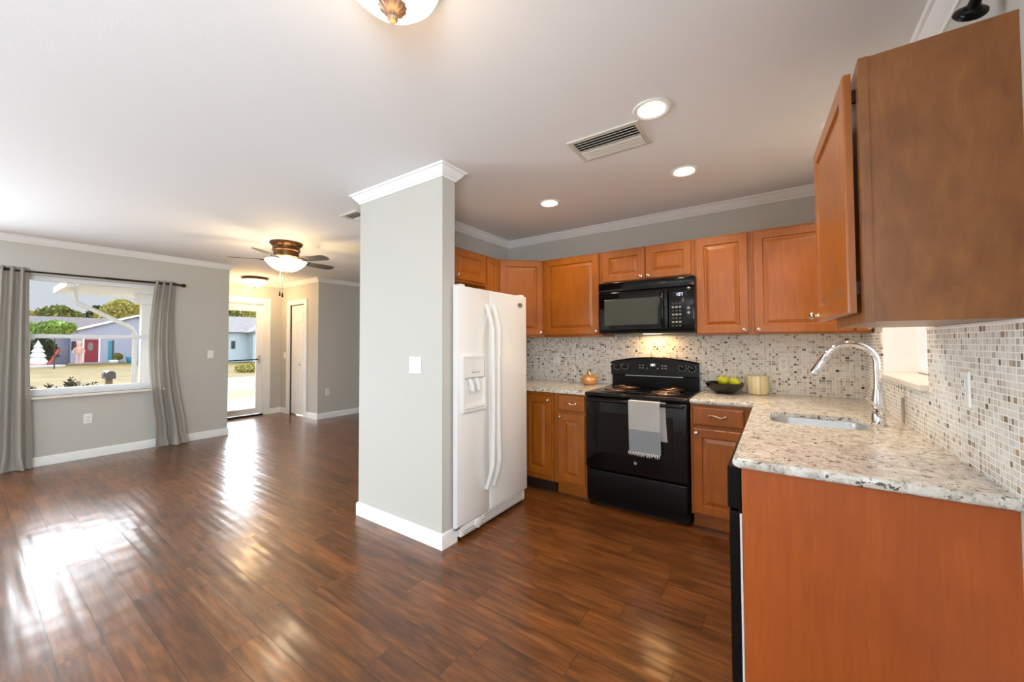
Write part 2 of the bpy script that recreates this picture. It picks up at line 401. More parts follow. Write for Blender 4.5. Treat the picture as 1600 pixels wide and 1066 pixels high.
LOOP = [(XF, 5.5), (XF, YC), (XD, YC), (XD, 2.25), (XW, 2.25), (XW, -2.8), (.5, -2.8), (.5, 3.58), (-2.52, 3.58), (-2.52, 1.885), (-1.765, 1.885), (-1.765, 1.77), (-2.65, 1.77), (-2.65, 5.5)]
def mitre(i):
    p0, p, p1 = Vector(LOOP[i-1]), Vector(LOOP[i]), Vector(LOOP[(i+1) % len(LOOP)])
    d0, d1 = (p-p0).normalized(), (p1-p).normalized(); n0, n1 = Vector((-d0.y, d0.x)), Vector((-d1.y, d1.x))
    return p, (n0+n1)/(1+n0.dot(n1))
def run(name, i0, i1, prof, mat='trim_white', cut0=None, cut1=None):
    rs = []
    n = len(LOOP); i = i0; pts = []
    while True:
        pts.append(i % n)
        if i % n == i1 % n: break
        i += 1
    for k, idx in enumerate(pts):
        p, mm = mitre(idx)
        if k == 0 and cut0 is not None:
            p1 = Vector(LOOP[(idx+1) % n]); d = (p1-p).normalized(); p = p+d*cut0; mm = Vector((-d.y, d.x))
        if k == len(pts)-1 and cut1 is not None:
            p0 = Vector(LOOP[idx-1]); d = (p-p0).normalized(); p = p-d*cut1; mm = Vector((-d.y, d.x))
        rs.append([(p.x+mm.x*a, p.y+mm.y*a, z) for a, z in prof])
    return st(MB().rings(rs), name, mat, 20)
CP = [(0, CE-.068), (.007, CE-.068), (.011, CE-.058), (.020, CE-.050), (.036, CE-.030), (.046, CE-.014), (.056, CE-.010), (.062, CE), (0, CE)]
for k, (a, b) in enumerate([(0, 1), (1, 2), (2, 3), (3, 4), (4, 5), (6, 7), (7, 8), (8, 9), (10, 11), (11, 12), (12, 13)]):
    run('trim_%d' % (k+1), a, b, CP)
run('trim_12', 5, 6, CP)
BP = [(0, 0), (.013, 0), (.013, .082), (.010, .092), (.004, .098), (0, .098)]
run('baseboard_left', 3, 5, BP, cut0=.05, cut1=2.35); run('baseboard_far', 0, 1, BP)
run('baseboard_closet', 1, 2, BP, cut1=(-6.885-XD)); run('baseboard_closet_corner', 1, 2, BP, cut0=(XF+7.615)); run('baseboard_entry', 2, 3, BP, cut1=(3.35-2.25))
run('baseboard_pillar', 10, 13, BP); run('baseboard_right', 6, 7, BP, cut1=(3.58-1.52)); run('baseboard_rear', 5, 6, BP)

# tiled splashbacks
st(MB().box((-2.52, 3.572, .90), (.5, 3.58, 1.357)), 'tile_wall_back', 'mosaic_x')
st(MB().box((.492, .9, .90), (.5, ky0, 1.345)).box((.492, ky1, .90), (.5, 3.572, 1.357)).box((.492, ky0, .90), (.5, ky1, kz0)), 'tile_wall_right', 'mosaic_y')
st(MB().box((.489, .9, 1.345), (.5, ky0, 1.358), .003, 1), 'trim_13', 'trim_white')
st(MB().box((.4905, 2.575, .91), (.4922, 2.63, 1.03)), 'trim_14', 'grey_stone')

# living-room window
win = st(MB().box((-6.70, wy0, wz0), (-6.60, wy0+.035, wz1)).box((-6.70, wy1-.035, wz0), (-6.60, wy1, wz1)).box((-6.70, wy0+.035, wz1-.045), (-6.60, wy1-.035, wz1)).box((-6.70, wy0+.035, wz0), (-6.60, wy1-.035, wz0+.05)), 'window_1', 'vinyl_white')
MB().box((-6.68, wy0+.035, 1.375), (-6.625, wy1-.035, 1.42), .004, 1).build('meeting_rail', 'vinyl_white', win)
MB().box((-6.67, wy0+.035, wz0+.05), (-6.63, wy0+.06, 1.375)).box((-6.67, wy1-.06, wz0+.05), (-6.63, wy1-.035, 1.375)).box((-6.67, wy0+.06, wz0+.05), (-6.63, wy1-.06, wz0+.075)).build('sash', 'vinyl_white', win)
MB().box((-6.665, wy0+.035, 1.42), (-6.661, wy1-.035, wz1-.045)).build('pane', 'window_glass', win)
MB().box((-6.652, wy0+.06, wz0+.075), (-6.648, wy1-.06, 1.375)).build('pane', 'window_glass', win)
MB().box((-6.62, wy0-.03, wz0-.028), (-6.505, wy1+.03, wz0), .006, 2).build('window_sill', 'marble', win)
# kitchen window
kw = st(MB().box((.64, ky0, kz0+.03), (.70, ky0+.04, kz1)).box((.64, ky1-.04, kz0+.03), (.70, ky1, kz1)).box((.64, ky0+.04, kz1-.04), (.70, ky1-.04, kz1)).box((.64, ky0+.04, kz0+.03), (.70, ky1-.04, kz0+.065)).box((.645, 2.70, kz0+.065), (.69, 2.735, kz1-.04)).box((.655, 2.955, kz0+.065), (.685, 2.985, kz1-.04)), 'window_2', 'vinyl_white')
MB().box((.668, ky0+.04, kz0+.065), (.672, ky1-.04, kz1-.04)).build('pane', 'window_glass', kw)
MB().box((.465, ky0+.004, kz0), (.64, ky1-.004, kz0+.026), .005, 2).build('window_sill', 'marble', kw)
MB().box((.5, ky1-.006, kz0+.026), (.64, ky1, kz1)).box((.5, ky0, kz0+.026), (.64, ky0+.006, kz1)).build('jamb_lining', 'trim_white', kw)

# front storm door
d1 = st(MB().box((-7.93, dy1-.115, .03), (-7.89, dy1-.012, 2.02)).box((-7.93, dy0+.012, .03), (-7.89, dy0+.105, 2.02)).box((-7.93, dy0+.105, 1.905), (-7.89, dy1-.115, 2.02)).box((-7.93, dy0+.105, .03), (-7.89, dy1-.115, .135)), 'door_1', 'vinyl_white')
MB().box((-7.912, dy0+.105, .135), (-7.908, dy1-.115, 1.905)).build('pane', 'window_glass', d1)
MB().box((-7.889, dy0+.09, .122), (-7.884, dy1-.10, .137)).box((-7.889, dy0+.09, 1.903), (-7.884, dy1-.10, 1.918)).box((-7.889, dy0+.09, .137), (-7.884, dy0+.107, 1.903)).box((-7.889, dy1-.117, .137), (-7.884, dy1-.10, 1.903)).build('glass_bead', 'trim_white', d1)
MB().cyl((-7.865, dy0+.05, 1.005), (-7.865, dy1-.09, 1.022), .011, 12).build('push_bar', 'black_satin', d1)
h = MB().box((-7.89, dy1-.085, .95), (-7.872, dy1-.045, 1.09), .005, 1).build('latch', 'stainless', d1)
MB().tube([(-7.872, dy1-.065, 1.03), (-7.85, dy1-.065, 1.035), (-7.848, dy1-.10, 1.035)], .007, 10).build('lever', 'stainless', h, 50)
st(MB().box((XD, dy1, 0), (XD+.018, dy1+.10, dz)).box((XD, dy0-.10, 0), (XD+.018, dy0, dz)).box((XD, dy0-.10, dz), (XD+.018, dy1+.10, dz+.10)), 'trim_15', 'trim_white')
st(MB().box((-7.99, dy1-.012, 0), (-7.85, dy1, dz)).box((-7.99, dy0, 0), (-7.85, dy0+.012, dz)).box((-7.99, dy0+.012, dz-.012), (-7.85, dy1-.012, dz)), 'trim_16', 'trim_white')
st(MB().box((-7.99, dy0+.012, 0), (-7.84, dy1-.012, .022), .004, 1), 'trim_17', 'black_satin')
# closet bifold door
d2 = MB(frame((cx0, YC+.05, 0), (1, 0, 0), (0, -1, 0)))
W2 = cx1-cx0; d2.box((.012, .015, 0), (W2-.012, cz-.012, .03))
d2 = st(d2, 'door_2', 'trim_white')
Md = frame((cx0, YC+.02, 0), (1, 0, 0), (0, -1, 0))
for a0, a1 in ((.075, .235), (.28, .44)):
    for b0, b1 in ((.16, .80), (.98, 1.58), (1.68, 1.90)):
        q = lambda i, c: rect(a0, b0, a1, b1, i, c)
        MB(Md).rings([q(0, 0), q(.006, .006), q(.016, .001), q(.034, .007)], cap0=False).build('raised_panel', 'trim_white', d2)
MB().lathe([(.012, 0), (.008, .01), (.016, .02), (.014, .028), (.004, .032)], (cx0+.335, YC+.02, .925), 16, (0, -1, 0)).build('door_knob', 'stainless', d2, 40)
st(MB().box((cx0-.11, YC-.018, 0), (cx0, YC, cz)).box((cx1, YC-.018, 0), (cx1+.095, YC, cz)).box((cx0-.11, YC-.018, cz), (cx1+.095, YC, cz+.085)), 'trim_18', 'trim_white')
st(MB().box((cx0, YC, cz-.01), (cx1, YC+.10, cz)).box((cx0, YC, 0), (cx0+.01, YC+.1, cz-.01)).box((cx1-.01, YC, 0), (cx1, YC+.1, cz-.01)), 'trim_19', 'slot_dark')

# ------------------------------------------------------------------ wall plates
plate('light_switch', frame((XW, 2.04, 1.16), (0, 1, 0), (1, 0, 0)), 'switch', 'white light switch on the grey wall between the curtain and the front door', 'light switch', gang=1)
plate('wall_outlet', frame((XW, .885, .452), (0, 1, 0), (1, 0, 0)), 'outlet', 'white socket plate on the grey wall under the living room window', 'outlet')
plate('light_switch', frame((-2.018, 1.77, 1.154), (1, 0, 0), (0, -1, 0)), 'switch', 'double white light switch on the grey wall end beside the fridge', 'light switch', gang=2)
plate('light_switch', frame((-7.70, YC, 1.085), (1, 0, 0), (0, -1, 0)), 'switch', 'white light switch beside the white closet door', 'light switch')
plate('wall_outlet', frame((XF, 3.735, .457), (0, 1, 0), (1, 0, 0)), 'outlet', 'white socket plate low on the grey wall right of the closet', 'outlet')
plate('wall_outlet', frame((-1.90, 3.572, 1.145), (1, 0, 0), (0, -1, 0)), 'switch', 'white plate on the mosaic tiles between the fridge and the gold vase', 'outlet')
plate('wall_outlet', frame((.033, 3.572, 1.137), (1, 0, 0), (0, -1, 0)), 'outlet', 'white socket plate on the mosaic tiles right of the cream candle jar', 'outlet')
plate('wall_outlet', frame((.492, 1.828, 1.15), (0, 1, 0), (-1, 0, 0)), 'outlet', 'white socket plate on the mosaic tiles under the brown cabinet side', 'outlet')

# ------------------------------------------------------------------ curtains
rod = thing('curtain_rod', (-6.47, 1.0, 2.08), 'dark bronze curtain rod across the living room window', 'curtain rod')
MB().cyl((-6.47, .30, 2.075), (-6.47, .98, 2.080), .010, 14).cyl((-6.47, .98, 2.080), (-6.47, 1.66, 2.085), .013, 14).build('pole', 'dark_bronze', rod, 40)
for y, sg in ((.30, -1), (1.66, 1)):
    MB().lathe([(.010, 0), (.016, .005), (.012, .015), (.02, .03), (.026, .045), (.022, .06), (.008, .07)], (-6.47, y, 2.08), 18, (0, sg, 0)).build('finial', 'dark_bronze', rod, 40)
for y in (.345, 1.585):
    MB().cyl((-6.549, y, 2.08), (-6.484, y, 2.08), .006, 10).cyl((-6.549, y, 2.08), (-6.543, y, 2.08), .02, 14).build('bracket', 'dark_bronze', rod, 40)
def curtain(label, y0t, y1t, y0b, y1b, folds, seed, sway):
    rng = random.Random(seed); nz, ny = 44, folds*14
    ph = [rng.uniform(-.5, .5) for _ in range(8)]
    def pt(i, j):
        v = i/nz; u = j/ny; z = 2.115*(1-v)+.012*v
        e = v**1.7; pin = sway*math.sin(PI*min(1, v*1.15))*(1-.3*u)
        y = (y0t*(1-e)+y0b*e)*(1-u)+(y1t*(1-e)+y1b*e)*u+pin
        amp = .032*(1-v*.2)+.014*v
        s = math.sin(2*PI*folds*u+.6*math.sin(2.2*v+ph[0])+v*ph[1]*2)
        x = -6.468+amp*s+.018*v*math.sin(2*PI*u*1.3+ph[2]*4+v*3)
        if v > .93: x += .05*(v-.93)/.07*(.5+.5*math.sin(9*u+ph[3]*5)); y += .02*math.sin(11*u+ph[4]*5)*(v-.93)/.07
        return (x, y, z)
    mb = MB(); V = [[mb.bm.verts.new(pt(i, j)) for j in range(ny+1)] for i in range(nz+1)]
    for i in range(nz):
        for j in range(ny): mb.face([V[i][j], V[i][j+1], V[i+1][j+1], V[i+1][j]])
    r = bmesh.ops.solidify(mb.bm, geom=mb.bm.faces[:], thickness=.003)
    o = mb.build('curtain', 'curtain_cloth', None, 60)
    return tag(o, label, 'curtain', 'grey curtains at the living room window')
c1 = curtain('grey linen curtain at the rod end furthest from the front door', .235, .43, .19, .492, 3, 3, .0)
c2 = curtain('grey linen curtain with deep folds hanging between the window and the light switch', 1.425, 1.625, 1.45, 1.765, 3, 8, -.06)

# ------------------------------------------------------------------ ceiling fittings
fan = thing('ceiling_fan', (-4.58, 2.12, CE), 'bronze ceiling fan with five dark blades and a glowing glass bowl', 'ceiling fan')
FC = (-4.58, 2.12, 0)
P = lambda prof: [(r, z) for r, z in prof]
MB().lathe([(.165, CE), (.168, CE-.012), (.155, CE-.03), (.138, CE-.045), (.135, CE-.075), (.142, CE-.08), (.142, CE-.092), (.130, CE-.10), (.125, CE-.16), (.105, CE-.17), (.085, CE-.176), (.05, CE-.182), (.0, CE-.182)], FC, 48).build('motor_housing', 'bronze', fan, 40)
for k in range(5):
    a = math.radians(-125+72*k); M = Matrix.Translation((FC[0], FC[1], 2.25)) @ Matrix.Rotation(a, 4, 'Z') @ Matrix.Rotation(math.radians(-12), 4, 'X')
    mb = MB(M); pts = [(.19, -.045), (.24, -.055), (.50, -.062), (.545, -.05), (.56, -.02), (.56, .02), (.545, .05), (.50, .062), (.24, .055), (.19, .045)]
    mb.prism(pts, -.003, .003); bl = mb.build('blade', 'blade_wood', fan)
    MB(M).prism([(.08, -.012), (.15, -.018), (.20, -.04), (.25, -.03), (.25, .03), (.20, .04), (.15, .018), (.08, .012)], -.010, -.003).build('blade_bracket', 'bronze', bl)
MB().lathe([(.206, 2.246), (.212, 2.243), (.208, 2.236), (.190, 2.212), (.155, 2.175), (.11, 2.145), (.06, 2.128), (0, 2.124)], FC, 48, cap0=False).build('glass_bowl', 'bowl_glow', fan, 60)
MB().lathe([(.0, 2.132), (.034, 2.130), (.036, 2.124), (.02, 2.114), (.012, 2.108), (.010, 2.098), (0, 2.094)], FC, 20).build('finial', 'dark_bronze', fan, 40)
for dx, dy_, zb in ((-.012, -.06, 1.885), (.03, -.05, 1.87)):
    ch = MB().cyl((FC[0]+dx, FC[1]+dy_, 2.16), (FC[0]+dx, FC[1]+dy_, zb), .0022, 6).build('pull_chain', 'nickel', fan)
    MB().lathe([(.003, .05), (.007, .04), (.008, .02), (.011, .006), (.006, 0)], (FC[0]+dx, FC[1]+dy_, zb-.045), 12).build('pull_knob', 'dark_bronze', ch, 40)
light('fan_bulb', 'POINT', (FC[0], FC[1], 2.06), 12, (1, .78, .5), shadow_soft_size=.12)
light('fan_uplight', 'POINT', (FC[0], FC[1], 2.235), 15, (1, .66, .30), shadow_soft_size=.04)

def flush_lamp(name, x, y, r, label, glow, power, fin='dark_bronze', shell=False):
    t = thing(name, (x, y, CE), label, 'ceiling light')
    MB().lathe([(r, CE), (r+.006, CE-.012), (r+.004, CE-.028), (r-.006, CE-.040), (r-.02, CE-.044), (0, CE-.044)], (x, y, 0), 48).build('base_ring', 'bronze', t, 40)
    z0 = CE-.045; d = r*.62
    MB().lathe([(r-.01, z0), (r-.004, z0-.008), ((r)*.9, z0-d*.35), (r*.7, z0-d*.66), (r*.42, z0-d*.9), (r*.18, z0-d*.99), (0, z0-d)], (x, y, 0), 48).build('glass_bowl', glow, t, 60)
    zb = z0-d
    if shell:
        MB().lathe([(.0, zb+.012), (.036, zb+.008), (.041, zb), (.036, zb-.008), (.020, zb-.018), (.012, zb-.022), (.010, zb-.026), (.015, zb-.030), (.016, zb-.038), (.010, zb-.046), (0, zb-.049)], (x, y, 0), 64, lobes=(14, .045)).build('finial', fin, t, 35)
    else:
        MB().lathe([(.0, zb+.006), (.024, zb+.004), (.02, zb-.006), (.009, zb-.012), (.011, zb-.022), (.004, zb-.03)], (x, y, 0), 20).build('finial', fin, t, 40)
    light(name+'_bulb', 'POINT', (x, y, zb-.09), power, (1, .62, .28), shadow_soft_size=.1)
    return t
flush_lamp('ceiling_light', -7.40, 2.92, .19, 'small glowing bowl ceiling light in front of the entry door', 'bowl_glow', 16)
flush_lamp('ceiling_light', -.935, .728, .147, 'glass bowl ceiling light with shell finial cut off by the top of the picture', 'bowl_glow_day', 2.5, 'pewter', True)

for x, y, lab in ((-.49, 1.925, 'recessed ceiling light beside the louvred air vent'), (-.495, 2.755, 'recessed ceiling light above the right end of the stove'), (-1.52, 2.75, 'recessed ceiling light above the corner by the fridge'), (.30, 2.60, 'added recessed ceiling light above the sink, unseen behind the large brown cabinet')):  # the one over the sink is added, out of view, to brighten that corner
    t = thing('recessed_light', (x, y, CE), lab, 'ceiling light', 'recessed kitchen lights')
    MB().lathe([(.088, CE), (.090, CE-.004), (.084, CE-.008), (.066, CE-.006), (.062, CE-.002)], (x, y, 0), 40, cap0=False, cap1=False).build('trim_ring', 'trim_white', t, 40)
    MB().lathe([(.066, CE-.001), (.064, CE-.005), (.045, CE-.008), (0, CE-.009)], (x, y, 0), 40).build('lens', 'can_glow', t, 40)
    light('recessed_bulb', 'SPOT', (x, y, CE-.02), 24, (1, .76, .50), shadow_soft_size=.05, spot_size=math.radians(140), spot_blend=.6)

def vent(x0, y0, x1, y1, label, n, mat='vent_metal'):
    t = thing('air_vent', ((x0+x1)/2, (y0+y1)/2, CE), label, 'air vent')
    f = .028
    MB().box((x0, y0, CE-.010), (x1, y0+f, CE), .002, 1).box((x0, y1-f, CE-.010), (x1, y1, CE), .002, 1).box((x0, y0+f, CE-.010), (x0+f, y1-f, CE), .002, 1).box((x1-f, y0+f, CE-.010), (x1, y1-f, CE), .002, 1).build('vent_frame', mat, t)
    MB().box((x0+f, y0+f, CE-.002), (x1-f, y1-f, CE-.001)).build('backing', 'slot_dark', t)
    for k in range(n):
        yy = y0+f+(y1-y0-2*f)*(k+.5)/n; s = 1 if k < n/2 else -1
        M = Matrix.Translation((0, yy, CE-.012)) @ Matrix.Rotation(math.radians(30*s), 4, 'X')
        MB(M).box((x0+f, -.0105, -.001), (x1-f, .0105, .001)).build('louvre', mat, t)
vent(-.978, 1.972, -.568, 2.238, 'rectangular louvred metal vent in the kitchen ceiling', 8)
vent(-3.20, 1.93, -2.95, 2.12, 'small ceiling vent beside the top of the grey wall end', 5)

bl = thing('spot_lamp', (.462, 1.30, CE), 'black round lamp fitting above the tall brown cabinet side', 'lamp')
ax = Vector((.10, -.86, .50)).normalized(); c0 = Vector((.437, 1.515, 2.172))
MB().lathe([(.032, -.003), (.034, 0), (.033, .004), (.028, .005), (.027, .008), (.021, .010), (.019, .014), (.014, .017), (.0125, .024), (.0115, .045), (.010, .06)], c0, 40, ax).build('lamp_head', 'black_satin', bl, 35)
MB().tube([c0+ax*.06, c0+ax*.12, c0+ax*.19, Vector((.462, 1.30, 2.36)), Vector((.462, 1.30, CE-.008))], .010, 14).build('arm', 'black_satin', bl, 50)
MB().lathe([(.05, CE), (.05, CE-.01), (.03, CE-.018)], (.462, 1.30, 0), 24).build('ceiling_cap', 'black_satin', bl, 40)

# ------------------------------------------------------------------ kitchen base units and worktops
ZC = .906; ZB = .87; YB = 2.972    # worktop top, cabinet top, face of the back-run units
FB = frame((0, YB, 0), (1, 0, 0), (0, -1, 0))
def base_unit(label, x0, x1, doors, drawers, name='base_cabinet', toe='cherry'):
    t = thing(name, ((x0+x1)/2, YB+.3, 0), label, 'cabinet')
    MB().box((x0, YB, .10), (x1, 3.57, ZB)).build('carcass', 'cherry', t)
    MB().box((x0+.005, YB+.055, 0), (x1-.005, YB+.07, .10)).build('toe_kick', toe, t)
    for b, k in doors: cab_door(FB, b, k, t)
    for b, k in drawers:
        d = slab_front(FB, *b).build('drawer', 'cherry', t); pull(FB, k[0], k[1], .02, d)
    return t
base_unit('cherry base cabinet with one door and one drawer left of the stove', -1.61, -1.302, [((-1.565, .125, -1.318, .70), (-1.540, .672))], [((-1.565, .725, -1.318, .855), (-1.44, .79))])
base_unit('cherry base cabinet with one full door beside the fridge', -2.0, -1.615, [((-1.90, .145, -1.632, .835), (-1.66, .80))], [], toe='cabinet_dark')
base_unit('cherry base cabinet with one drawer over one door right of the stove', -.518, -.112, [((-.500, .115, -.155, .70), (-.477, .672))], [((-.500, .725, -.19, .852), (-.345, .795))])

ct = MB().prism([(-2.515, 2.75), (-1.9, 2.75), (-1.9, 2.945), (-1.302, 2.945), (-1.302, 3.571), (-2.515, 3.571)], ZC-.034, ZC)
tag(ct.build('worktop', 'granite'), 'speckled granite worktop left of the stove, behind the fridge', 'worktop')
# L-shaped worktop with the sink cut-out
def rrect(x0, y0, x1, y1, rs, n=8):
    pts = []
    for cx, cy, a0, r in ((x1, y0, -90, rs[1]), (x1, y1, 0, rs[2]), (x0, y1, 90, rs[3]), (x0, y0, 180, rs[0])):
        ox, oy = cx+(-r if cx == x1 else r), cy+(-r if cy == y1 else r)
        for k in range(n+1):
            a = math.radians(a0+90*k/n); pts.append((ox+r*math.cos(a), oy+r*math.sin(a)))
    return pts
SX0, SY0, SX1, SY1 = -.04, 2.30, .345, 2.655
hole = rrect(SX0, SY0, SX1, SY1, (.09, .06, .06, .09))
outer = [(-.518, 2.945), (-.155, 2.945), (-.136, 2.926), (-.136, 1.535), (-.121, 1.520), (.507, 1.520), (.507, 3.583), (-.518, 3.583)]
bm = bmesh.new()
def loop(pts, z):
    v = [bm.verts.new((x, y, z)) for x, y in pts]; return v, [bm.edges.new((v[i], v[(i+1) % len(v)])) for i in range(len(v))]
def inset(pts, d):
    n = len(pts); out = []
    for i in range(n):
        p0, p, p1 = Vector(pts[i-1]), Vector(pts[i]), Vector(pts[(i+1) % n]); a, b = (p-p0).normalized(), (p1-p).normalized()
        n0, n1 = Vector((-a.y, a.x)), Vector((-b.y, b.x)); q = p+(n0+n1)/(1+n0.dot(n1))*d; out.append((q.x, q.y))
    return out
area = sum(outer[i][0]*outer[(i+1) % 8][1]-outer[(i+1) % 8][0]*outer[i][1] for i in range(8)); sgn = 1 if area > 0 else -1
prof = [(0.012, ZC), (.0035, ZC-.0035), (0, ZC-.012), (0, ZC-.024), (.004, ZC-.031), (.012, ZC-.036)]
prev = None; loops = []
for d, z in prof:
    v, e = loop(inset(outer, d*sgn), z); loops.append((v, e))
for (A, _), (B, _) in zip(loops, loops[1:]):
    for i in range(len(A)): bm.faces.new((A[i], A[(i+1) % len(A)], B[(i+1) % len(A)], B[i]))
ht, he = loop(hole, ZC); hb, he2 = loop(hole, ZC-.024)
for i in range(len(ht)): bm.faces.new((ht[i], ht[(i+1) % len(ht)], hb[(i+1) % len(ht)], hb[i]))
bmesh.ops.triangle_fill(bm, edges=loops[0][1]+he, use_beauty=True); bmesh.ops.triangle_fill(bm, edges=loops[-1][1]+he2, use_beauty=True)
mb = MB(); mb.bm.free(); mb.bm = bm
tag(mb.build('worktop', 'granite', None, 40), 'L-shaped speckled granite worktop holding the sink', 'worktop')

sk = thing('sink', ((SX0+SX1)/2, (SY0+SY1)/2, .72), 'undermounted stainless steel sink sunk into the granite worktop', 'sink')
ii = [(.0005, ZC-.0245), (.003, ZC-.033), (.012, ZC-.15), (.03, ZC-.175)]
MB().rings([[(x, y, z) for x, y in inset(hole, d)] for d, z in ii], cap0=False).build('basin', 'stainless', sk, 50)
MB().lathe([(.045, ZC-.1745), (.043, ZC-.171), (.03, ZC-.1725)], (.15, 2.48, 0), 28).build('drain', 'chrome', sk, 40)

fa = thing('faucet', (.388, 2.50, ZC), 'tall chrome gooseneck pull-down faucet beside the sink', 'faucet')
bx, by = .388, 2.50
MB().lathe([(.029, ZC), (.030, ZC+.006), (.0255, ZC+.012), (.0245, ZC+.075), (.026, ZC+.085), (.0235, ZC+.11), (.020, ZC+.14), (.0165, ZC+.17)], (bx, by, 0), 32).build('body', 'chrome', fa, 40)
path = [(bx, by, ZC+.16), (bx, by, ZC+.22)]; R = .0975; zc = ZC+.287
path += [(bx-R+R*math.cos(a), by, zc+R*math.sin(a)) for a in [math.radians(5+150*k/24) for k in range(25)]]
MB().tube(path, .0142, 20).build('spout', 'chrome', fa, 60)
e0 = Vector(path[-1]); e1 = (e0-Vector(path[-2])).normalized()
hd = MB().tube([e0-e1*.004, e0+e1*.004, e0+e1*.006, e0+e1*.05, e0+e1*.098, e0+e1*.108], [.0155, .0165, .0155, .019, .0225, .020], 22).build('spray_head', 'chrome', fa, 40)
MB().tube([e0+e1*.108, e0+e1*.110], .017, 18).build('nozzle', 'grey_plastic', hd)
MB().tube([(bx, by-.012, ZC+.062), (bx+.012, by-.035, ZC+.060), (bx+.016, by-.048, ZC+.058)], [.020, .024, .016], 20).build('valve_housing', 'chrome', fa, 50)
MB().tube([(bx+.010, by-.052, ZC+.064), (bx-.02, by-.062, ZC+.10), (bx-.055, by-.070, ZC+.135)], [.009, .0065, .006], 12).build('lever', 'chrome', fa, 50)

# dishwasher and end panel
dw = thing('dishwasher', (.15, 1.865, 0), 'black dishwasher edge beside the orange-brown end panel', 'dishwasher')
MB().box((-.112, 1.568, .02), (.46, 2.165, .862)).build('tub', 'appliance_white_smooth', dw)
MB().box((-.156, 1.566, .715), (-.113, 2.165, .862), .004, 1).build('control_panel', 'black_satin', dw)
MB().box((-.152, 1.568, .11), (-.119, 2.165, .708), .004, 1).build('door', 'black_gloss', dw)
MB().box((-.135, 1.568, .0), (-.119, 2.165, .105)).build('kick_plate', 'black_matte', dw)
MB().box((-.119, 1.560, .02), (-.1125, 1.567, .705)).build('side_flange', 'appliance_white_smooth', dw)
ep = thing('sink_cabinet', (.19, 2.5, 0), 'orange-brown end panel under the near edge of the granite worktop', 'cabinet')
MB().box((-.110, 1.545, 0), (.4995, 1.563, ZB)).build('end_panel', 'cherry_panel', ep)
MB().box((-.108, 2.17, 0), (.49, 2.94, .70)).build('carcass', 'cherry', ep)
MB().box((-.108, 2.17, .70), (-.06, 2.94, ZB)).build('rail', 'cherry', ep)

# ------------------------------------------------------------------ wall cabinets
ZT, ZL, YU = 2.11, 1.357, 3.275
FU = frame((0, YU, 0), (1, 0, 0), (0, -1, 0))
def wall_unit(label, x0, x1, z0, doors, z1=ZT):
    t = thing('wall_cabinet', ((x0+x1)/2, 3.42, z0), label, 'cabinet')
    MB().box((x0, YU, z0), (x1, 3.571 if z0 < 1.5 else 3.579, z1)).build('carcass', 'cherry', t)
    for b, k in doors: cab_door(FU, b, k, t)
    return t
wall_unit('cherry wall cabinet with one wide door between the corner unit and the microwave', -1.878, -1.284, ZL, [((-1.868, 1.378, -1.305, 2.098), (-1.33, 1.405))])
wall_unit('short cherry wall cabinet with two doors over the microwave', -1.282, -.527, 1.818, [((-1.266, 1.832, -.903, 2.098), (-.928, 1.855)), ((-.895, 1.832, -.545, 2.098), (-.868, 1.855))])
wall_unit('cherry wall cabinet with one narrow door right of the microwave', -.525, -.152, ZL, [((-.512, 1.368, -.168, 2.098), (-.195, 1.392))])
wall_unit('wide cherry wall cabinet above the cream jar and sink corner', -.150, .491, ZL, [((-.134, 1.368, .405, 2.098), (-.108, 1.392)), ((.415, 1.368, .488, 2.098), (.475, 1.392))])
# diagonal corner unit
cu = thing('corner_cabinet', (-2.2, 3.3, ZL), 'diagonal cherry corner wall cabinet above the right side of the fridge', 'cabinet')
A, B = Vector((-2.205, 2.955)), Vector((-1.880, 3.275))
MB().prism([(-2.519, 2.955), (A.x, A.y), (B.x, B.y), (-1.880, 3.571), (-2.519, 3.571)], ZL, ZT).build('carcass', 'cherry', cu)
u = (B-A).normalized(); FD = frame((A.x, A.y, 0), (u.x, u.y, 0), (u.y, -u.x, 0)); L = (B-A).length
cab_door(FD, (.018, 1.378, L-.018, 2.098), (L-.04, 1.405), cu)
FL = frame((-2.205, 0, 0), (0, 1, 0), (1, 0, 0))
nc = thing('wall_cabinet', (-2.36, 2.86, ZL), 'narrow cherry wall cabinet squeezed between the corner unit and the fridge-top cabinet', 'cabinet')
MB().box((-2.519, 2.765, ZL), (-2.205, 2.953, ZT)).build('carcass', 'cherry', nc)
cab_door(FL, (2.775, 1.378, 2.945, 2.098), (2.79, 1.405), nc, fwid=.045)
fc = thing('wall_cabinet', (-2.36, 2.33, 1.825), 'short cherry wall cabinet over the white fridge', 'cabinet')
MB().box((-2.519, 1.89, 1.825), (-2.205, 2.763, ZT)).build('carcass', 'cherry', fc)
cab_door(FL, (2.335, 1.845, 2.745, 2.098), (2.36, 1.872), fc); cab_door(FL, (1.90, 1.845, 2.325, 2.098), (2.30, 1.872), fc)
# tall-looking near cabinet on the right wall
rc = thing('wall_cabinet', (.35, 1.8, 1.355), 'large brown cabinet hung on the right wall, its plain side facing the room, door ajar', 'cabinet')
MB().box((.225, 1.46, 1.357), (.4995, 2.10, 2.112)).build('carcass', 'veneer', rc)
MB().box((.204, 1.458, 1.355), (.225, 2.10, 2.114)).build('face_frame', 'veneer', rc)
th = math.radians(3.2); FR = frame((.193, 1.497, 0), (-math.sin(th), math.cos(th), 0), (-math.cos(th), -math.sin(th), 0))
dd = cab_door(FR, (0, 1.385, .58, 2.098), (.55, 1.41), rc)
for z in (1.46, 2.03): MB().box((.194, 1.502, z-.018), (.204, 1.515, z+.018)).build('hinge', 'dark_bronze', rc)

